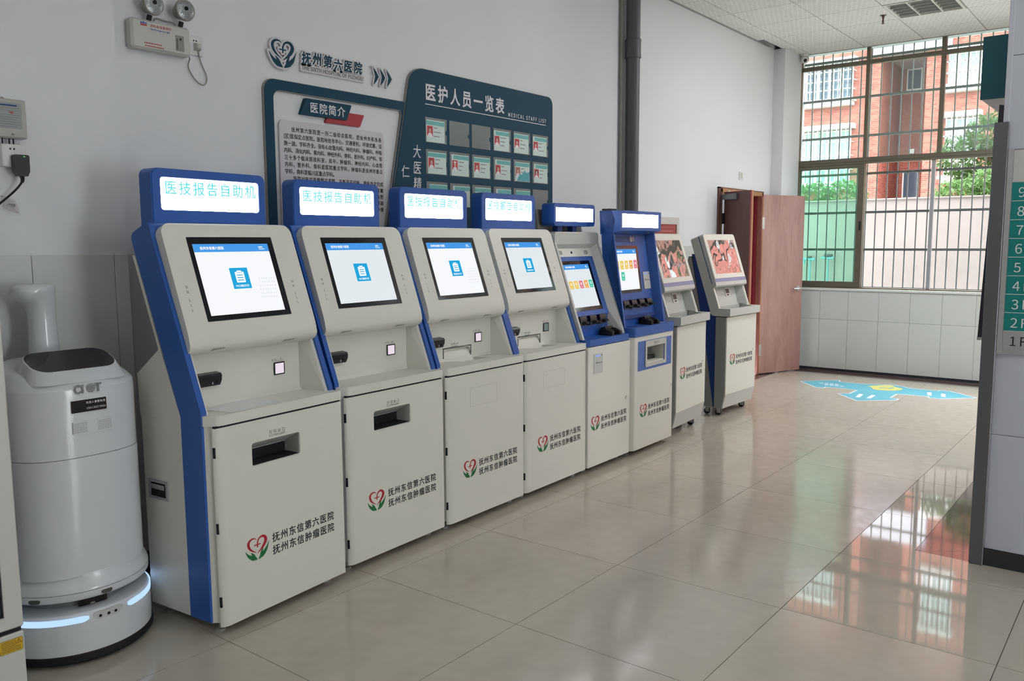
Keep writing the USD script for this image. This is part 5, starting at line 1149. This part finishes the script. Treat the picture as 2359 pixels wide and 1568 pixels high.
rows = [(1.090, 1.736, '抚州第六医院是一所二级综合医院，是抚州市和各县'), (1.038, 1.738, '(区)医保定点医院，医院地处市中心，交通便利，环境优雅、设'), (1.038, 1.738, '施一流，学科齐全。设有心血管内科、神经内科、肿瘤科、呼吸'),
        (1.038, 1.739, '内科、消化内科、肾内科、神经外科、骨科、普外科、妇产科、等'), (1.039, 1.739, '三十多个临床医技科室，其中，肿瘤科、神经内科、心血管'), (1.040, 1.740, '内科、普外科、骨科是医院重点学科，肿瘤科是抚州市重点'),
        (1.040, 1.388, '学科，骨科是临川区重点学科。'), (1.092, 1.742, '医院对医疗质量精益求精，不断开拓创新，率先自主完成'), (1.688, 1.742, '球囊'), (1.688, 1.742, '腹腔'), (1.688, 1.742, '搏器'), (1.688, 1.742, '肿瘤')]
for k, (x0, x1, s) in enumerate(rows):
    obj('lettering', flat(shift(text(s, 0.0268, x1 - x0, 0.012, 48, 0.93), x0, 2.133 - 0.0366 * k), FW(0.916), 0.0006), ink, ib, smooth=False)

sb = thing('staff_board', 'dark teal medical staff list board with slanting left edge and rows of card pockets', 'notice board', (0, 0, 0))
edge = [(lean(1.51) + 0.010, 1.51), (lean(2.30) + 0.010, 2.30), (1.962, 2.505)]
arcL = smooth_path([(1.962, 2.505), (1.985, 2.556), (2.030, 2.590), (2.090, 2.604)], 10)
bp = Polygon(edge + [tuple(q) for q in arcL[1:]] + [(3.41, 2.604)] + [(3.41 + 0.056 * math.sin(t), 2.548 + 0.056 * math.cos(t)) for t in np.linspace(0, math.pi / 2, 8)] + [(3.466, 1.51)])
obj('board', flat([bp], FW(0.93), 0.024), teal, sb, smooth=False)
obj('board_back', flat([bp.buffer(0.004)], FW(0.93), 0.020), teal_edge, sb, smooth=False)
FB = FW(0.906)
obj('heading', flat(shift(text('医护人员一览表', 0.110, 0.787, 0.022, 96, 0.88), 2.103, 2.432), FB, 0.001), white_ink, sb, smooth=False)
obj('heading_english', flat(shift(text('MEDICAL STAFF LIST', 0.036, 0.452, 0.012, 72, 0.9), 2.931, 2.413), FB, 0.001), white_ink, sb, smooth=False)
obj('underline', flat([rect(2.102, 2.395, 3.379, 2.400)], FB, 0.001), white_ink, sb, smooth=False)
obj('motto', flat(shift(text('大医精', 0.085, None, 0.004, 96, 0.85, 0.08, vertical=True), 1.985, 2.070) + shift(text('仁', 0.080, None, 0.004, 96, 0.9, 0.08), 1.884, 1.945), FB, 0.001), white_ink, sb, smooth=False)
pocket_m = mat('pocket_film', srgb(112, 124, 126), 0.25)
card_m = mat('card_pale_green', srgb(204, 224, 216), 0.4)
band_m = mat('card_teal_band', srgb(96, 180, 178), 0.4)
skin = mat('portrait_skin', srgb(214, 170, 152), 0.6)
redbg = mat('portrait_red', srgb(206, 52, 66), 0.5)
coat_m = mat('portrait_white_coat', srgb(232, 232, 232), 0.6)
hair_m = mat('portrait_hair', srgb(40, 34, 34), 0.6)
cyan_m = mat('card_cyan_blotch', srgb(70, 170, 180), 0.4)
xs_ = [2.101, 2.321, 2.541, 2.766, 2.990, 3.213]
zs_ = [2.319, 2.124, 1.925]
ordn = ['first', 'second', 'third', 'fourth', 'fifth', 'sixth']
rown = ['top', 'middle', 'lowest visible']
desc = {(0, 0): 'a woman before bright red', (0, 3): 'a woman before rose red', (0, 4): 'a man before pale red', (0, 5): 'a woman before washed-out red', (1, 0): 'a dark-haired person before deep red', (1, 1): 'a nurse in a white cap',
        (1, 2): 'a brown-toned face', (1, 3): 'a face before dull red', (1, 4): 'a cyan blotch', (1, 5): 'a long-haired person in a cap'}
for r_ in range(3):
    for c_ in range(6):
        x0, z1 = xs_[c_], zs_[r_]
        w_, h_ = 0.194, 0.153
        pk = polys(rect(x0, z1 - h_, x0 + w_, z1).difference(Point(x0 + w_, z1 - h_ * 0.55).buffer(0.015, 8)))
        obj('card_pocket', flat(pk, FB, 0.0015), pocket_m, sb, smooth=False)
        if (r_, c_) in ((0, 1), (0, 2)) or (r_ == 2 and c_ == 5):
            continue
        if r_ == 2:
            lab = 'pale staff card in the %s pocket of the lowest row in view' % ordn[c_]
        else:
            lab = 'staff card with %s, %s pocket of the %s row' % (desc[r_, c_], ordn[c_], rown[r_])
        cd = thing('staff_card', lab, 'staff card', (x0, 0.9045, z1 - h_), group='staff cards in the pockets of the teal board')
        F0 = FRONT(0, 0, 0)
        dx = 0.006 + 0.010 * (r_ == 1) + 0.02 * (r_ == 2)
        obj('card', flat([rect(dx, 0.004, dx + 0.168, 0.138)], F0, 0.001), card_m, cd, smooth=False)
        obj('header_band', flat([rect(dx + 0.018 * (c_ % 2), 0.108, dx + 0.166, 0.133)], F0, 0.0004, 0.001), band_m, cd, smooth=False)
        px0, pz0 = dx + 0.006, 0.040
        ph = obj('portrait', flat([rect(px0, pz0, px0 + 0.052, pz0 + 0.062)], F0, 0.0004, 0.001), redbg if c_ != 4 or r_ == 0 else mat('portrait_faded_%d' % r_, srgb(186, 120, 110), 0.5), cd, smooth=False)
        fx_, fz_ = px0 + 0.026, pz0 + 0.036
        obj('hair', flat([Point(fx_, fz_ + 0.003).buffer(0.0135 if (r_, c_) != (1, 5) else 0.018, 8)], F0, 0.0002, 0.0014), hair_m, ph, smooth=False)
        obj('face', flat([affinity.scale(Point(fx_, fz_ - 0.001).buffer(0.0115, 8), 0.9, 1.15)], F0, 0.0002, 0.0016), skin, ph, smooth=False)
        obj('coat', flat([Polygon([(px0 + 0.004, pz0 - 0.006), (px0 + 0.048, pz0 - 0.006), (px0 + 0.044, pz0 + 0.012), (fx_ + 0.006, pz0 + 0.020), (fx_ - 0.006, pz0 + 0.020), (px0 + 0.008, pz0 + 0.012)])], F0, 0.0002, 0.0018), coat_m, ph, smooth=False)
        if (r_, c_) == (1, 1):
            obj('cap', flat([rect(fx_ - 0.012, fz_ + 0.009, fx_ + 0.012, fz_ + 0.018)], F0, 0.0002, 0.002), coat_m, ph, smooth=False)
        obj('card_print', flat([rect(px0 + 0.062 + 0.011 * k, 0.090 - 0.026 * j, px0 + 0.069 + 0.011 * k + 0.002 * (k % 2), 0.096 - 0.026 * j) for j in range(3) for k in range(3 + (j * 3 + c_ + r_) % 4)], F0, 0.0003, 0.001), grey_ink, cd, smooth=False)
        if (r_, c_) == (1, 4):
            obj('cyan_blotch', flat([Polygon([(dx + 0.02, 0.006), (dx + 0.166, 0.008), (dx + 0.166, 0.075), (dx + 0.13, 0.066), (dx + 0.11, 0.083), (dx + 0.08, 0.05), (dx + 0.05, 0.055), (dx + 0.035, 0.03)])], F0, 0.0003, 0.002), cyan_m, cd, smooth=False)
obj('lower_tray', flat([rect(3.10, 1.62, 3.40, 1.755)], FB, 0.006), mat('board_deep_teal', srgb(30, 58, 72), 0.4), sb, smooth=False)

# ------------------------------------------------------------------ drain pipe, hydrant cabinet, switch
pipe_grey = mat('pipe_grey', srgb(92, 95, 99), 0.45)
pp = thing('drain_pipe', 'dark grey vertical drain pipe with a collar against the white wall', 'pipe', (4.552, 0.854, 0))
obj('pipe', lathe([(0, 0), (0.058, 0), (0.058, 3.70), (0, 3.70)], 28), pipe_grey, pp)
obj('collar', lathe([(0.05, 3.055), (0.064, 3.058), (0.068, 3.066), (0.068, 3.085), (0.065, 3.09), (0.065, 3.19), (0.068, 3.196), (0.068, 3.205), (0.063, 3.212), (0.05, 3.212)], 28), pipe_grey, pp)
thing1('thin_conduit', rod((4.455, 0.912, 0.0), (4.455, 0.912, 3.7), 0.010, 10), slot_grey, 'thin pale conduit running up the wall just left of the drain pipe', 'conduit')
hc = thing('hydrant_cabinet', 'framed red notice cabinet on the wall behind the mirror-screened kiosks', 'cabinet', (0, 0, 0))
frame_pale = mat('cabinet_pale_frame', srgb(206, 204, 196), 0.45)
obj('case', box(4.88, 5.48, 0.885, 0.93, 0.90, 1.765), frame_pale, hc, smooth=False)
obj('door_frame', cut(bbox(4.88, 5.48, 0.872, 0.885, 0.90, 1.765, 0.003), [box(4.94, 5.43, 0.86, 0.9, 0.96, 1.70)]), frame_pale, hc, smooth=False)
obj('red_sheet', box(4.94, 5.43, 0.880, 0.884, 0.96, 1.70), mat('cabinet_red', srgb(160, 62, 60), 0.4), hc, smooth=False, label='dull red printed sheet')
obj('sheet_print', flat([rect(5.05 + 0.022 * k, 1.63 - 0.03 * j, 5.064 + 0.022 * k, 1.645 - 0.03 * j) for k in range(15) for j in range(5)] + polys(rect(4.97, 1.0, 5.40, 1.675).difference(rect(4.975, 1.005, 5.395, 1.67))), FW(0.88), 0.0004), mat('cabinet_print', srgb(196, 120, 112), 0.5), hc, smooth=False)
sw = thing('light_switch', 'small white switch plate on the wall above the doorway', 'switch', (0, 0, 0))
obj('plate', bbox(6.965, 7.055, 0.921, 0.93, 2.195, 2.285, 0.003), socket_white, sw)
obj('rocker', bbox(6.990, 7.030, 0.917, 0.921, 2.210, 2.270, 0.002), em_white, sw)

# ------------------------------------------------------------------ things on the ceiling
lv = thing('louvre_lamp', 'unlit square louvre lamp set in the tiled ceiling near the window', 'ceiling lamp', (0, 0, 0))
lx0, lx1, ly0, ly1 = 6.715, 7.320, -1.125, -0.520
lamp_white = mat('louvre_white', srgb(214, 213, 206), 0.4)
reflector = mat('louvre_reflector', srgb(168, 168, 164), 0.35, metal=0.4)
obj('frame', cut(box(lx0 + 0.006, lx1 - 0.006, ly0 + 0.006, ly1 - 0.006, 3.694, 3.78), [box(lx0 + 0.03, lx1 - 0.03, ly0 + 0.03, ly1 - 0.03, 3.68, 3.79)]), lamp_white, lv, smooth=False)
obj('reflector', [box(lx0, lx1, ly0, ly1, 3.775, 3.785)], reflector, lv, smooth=False)
for k in (1, 2):
    y = ly0 + (ly1 - ly0) * k / 3
    obj('divider', box(lx0 + 0.03, lx1 - 0.03, y - 0.006, y + 0.006, 3.697, 3.76), lamp_white, lv, smooth=False)
for c_ in range(3):
    y0, y1 = ly0 + (ly1 - ly0) * c_ / 3 + 0.008, ly0 + (ly1 - ly0) * (c_ + 1) / 3 - 0.008
    for k in range(5):
        x = lx0 + 0.03 + (lx1 - lx0 - 0.06) * (k + 0.5) / 5
        obj('louvre_blade', prism([(x - 0.003, 3.70), (x + 0.003, 3.70), (x + 0.010, 3.75), (x - 0.010, 3.75)], 'y', max(y0, ly0 + 0.03), min(y1, ly1 - 0.03)), reflector, lv, smooth=False)
sp_ = thing('sprinkler', 'small dark sprinkler head hanging from the ceiling tiles beside the louvre lamp', 'sprinkler', (7.085, -0.44, 3.70))
rust = mat('sprinkler_metal', srgb(104, 84, 72), 0.5, metal=0.5)
obj('escutcheon', lathe([(0, -0.004), (0.026, -0.004), (0.030, 0.0), (0, 0.0)], 18), rust, sp_)
obj('body', lathe([(0, -0.075), (0.006, -0.075), (0.010, -0.055), (0.007, -0.04), (0.010, -0.02), (0.016, -0.004), (0, -0.004)], 14), rust, sp_)
obj('deflector', lathe([(0, -0.082), (0.016, -0.080), (0.016, -0.077), (0, -0.076)], 14), rust, sp_)
cm = thing('security_camera', 'white dome security camera in the corner above the window', 'camera', (8.335, 0.745, 3.70))
obj('mount', lathe([(0, -0.025), (0.045, -0.025), (0.052, 0.0), (0, 0.0)], 24), socket_white, cm)
obj('dome_body', trimesh.creation.icosphere(3, 0.048).apply_translation([0, 0, -0.055]), socket_white, cm)
obj('eye_window', trimesh.creation.icosphere(2, 0.02).apply_translation([-0.031, -0.016, -0.072]), gloss_black, cm)

# ------------------------------------------------------------------ signs on the lift block
sign_teal = mat('directory_teal', srgb(8, 128, 124), 0.4)
ds = thing('floor_directory', 'teal floor directory listing 9F to 1F on the tiled pillar at the right edge', 'sign', (2.666, 0, 0))
FD = ((-0.012, -2.19, 0), (0, -1, 0), (0, 0, 1))
obj('back_panel', box(-0.012, 0, -2.75, -2.190, 1.020, 1.945), silver, ds, smooth=False)
for y0, y1 in ((-2.212, -2.190), (-2.75, -2.728)):
    obj('edge_profile', box(-0.02, 0, y0, y1, 1.018, 1.947), silver, ds, smooth=False)
obj('header_plate', box(-0.0135, -0.012, -2.727, -2.213, 1.802, 1.943), kgrey, ds, smooth=False)
for k in range(9):
    z1 = 1.800 - 0.0843 * k
    rowp = obj('floor_row', box(-0.0145, -0.012, -2.727, -2.213, z1 - 0.083, z1), sign_teal if k < 8 else silver, ds, smooth=False)
    obj('floor_label', flat(shift(text('%dF' % (9 - k), 0.058, 0.072, 0.0, 96), 0.047, z1 - 0.066), FD, 0.0008, 0.0025), white_ink if k < 8 else ink, rowp, smooth=False)
    if k < 8:
        obj('divider_line', flat([rect(0.024, z1 - 0.0835, 0.52, z1 - 0.081)], FD, 0.0006, 0.0025), white_ink, rowp, smooth=False)
tb = thing('hanging_sign', 'dark teal box sign projecting from the corridor side of the tiled pillar', 'sign', (2.90, 0, 0))
obj('teal_face', box(0.0, 0.012, -2.168, -2.021, 2.214, 2.507), mat('sign_dark_teal', srgb(6, 84, 96), 0.5), tb, smooth=False)
obj('sign_body', box(0.012, 0.50, -2.168, -2.023, 2.216, 2.505), board_white, tb, smooth=False)
np_ = thing('notice_panel', 'dark notice panel seen edge-on along the corridor side of the tiled pillar', 'notice panel', (0, 0, 0))
obj('panel', m3.Manifold.hull_points(np.array([[2.80, -2.168, 1.09], [2.80, -2.085, 1.075], [2.80, -2.168, 2.16], [2.80, -2.120, 2.17], [3.35, -2.168, 1.09], [3.35, -2.085, 1.075], [3.35, -2.168, 2.16], [3.35, -2.12, 2.17]])), mat('panel_dark', srgb(46, 46, 58), 0.35), np_, smooth=False)
obj('panel_lip', box(2.80, 3.35, -2.168, -2.083, 1.062, 1.076), silver, np_, smooth=False)

# ------------------------------------------------------------------ floor sticker and loose sheet
sticker_blue = mat('sticker_cyan', srgb(92, 186, 208), 0.25)
O_ = [(7.42, 0.34), (7.62, 0.18), (7.72, 0.03), (7.64, 0.0), (7.64, -0.22), (7.66, -0.32), (7.72, -0.42), (7.76, -0.53), (7.71, -0.64), (7.64, -0.74), (7.65, -0.99), (7.70, -1.0), (7.69, -1.09), (7.60, -1.2), (7.45, -1.36), (7.33, -1.23), (7.20, -1.1), (7.20, -1.0), (7.26, -0.99), (7.25, -0.81), (7.21, -0.69), (6.96, -0.69), (6.94, -0.77), (6.88, -0.77), (6.74, -0.62), (6.62, -0.48), (6.9, -0.22), (6.96, -0.31), (7.21, -0.32), (7.24, -0.15), (7.22, 0.02), (7.15, 0.02), (7.15, 0.09)]
Y_ = [(7.51, -0.33), (7.61, -0.38), (7.72, -0.52), (7.63, -0.59), (7.58, -0.66), (7.5, -0.67), (7.35, -0.53), (7.35, -0.45), (7.45, -0.39)]
fs = thing('floor_sticker', 'cyan three-way arrow sticker with a yellow centre on the floor below the window', 'floor sticker', (0, 0, 0))
FG = ((0, 0, 0.0005), (1, 0, 0), (0, 1, 0))
po = Polygon(O_)
obj('white_rim', flat([po.buffer(0.015)], FG, 0.0006), white_ink, fs, smooth=False)
obj('arrow', flat([po], FG, 0.0006, 0.0006), sticker_blue, fs, smooth=False)
obj('centre_blob', flat([Polygon(smooth_path(Y_ + Y_[:1], 40))], FG, 0.0004, 0.0012), mat('sticker_yellow', srgb(226, 220, 120), 0.3), fs, smooth=False)
pr_ = []
for (cx_, cy_, ux, uy, n) in ((7.44, 0.02, 0, -1, 4), (7.36, -0.06, 0, -1, 4), (6.92, -0.42, 0.75, 0.08, 5), (6.93, -0.53, 0.75, 0.02, 5), (7.44, -0.95, 0.9, 0.2, 4), (7.43, -1.08, 0.9, 0.2, 4)):
    for k in range(n):
        pr_.append(rect(cx_ + ux * 0.055 * (k - n / 2) - 0.02, cy_ + uy * 0.055 * (k - n / 2) - 0.02, cx_ + ux * 0.055 * (k - n / 2) + 0.02, cy_ + uy * 0.055 * (k - n / 2) + 0.02))
obj('arrow_print', flat(polys(union_all(pr_)), FG, 0.0003, 0.0012), white_ink, fs, smooth=False)
obj('centre_mark', flat([LineString([(7.46, -0.47), (7.52, -0.49), (7.50, -0.55), (7.58, -0.57)]).buffer(0.012)], FG, 0.0003, 0.0016), sticker_blue, fs, smooth=False)

sh = thing('loose_sheet', 'thin glossy sheet lying on the counter of the kiosk nearest the robot', 'sheet', (-0.03, 0.035, 0.886), 0.0878)
obj('sheet', prism([(0.105, 0.150), (0.250, 0.193), (0.405, 0.194), (0.385, 0.020), (0.256, 0.021), (0.127, 0.012)], 'z', 0.0004, 0.0014), mat('glossy_sheet', srgb(224, 227, 229), 0.15), sh, smooth=False)
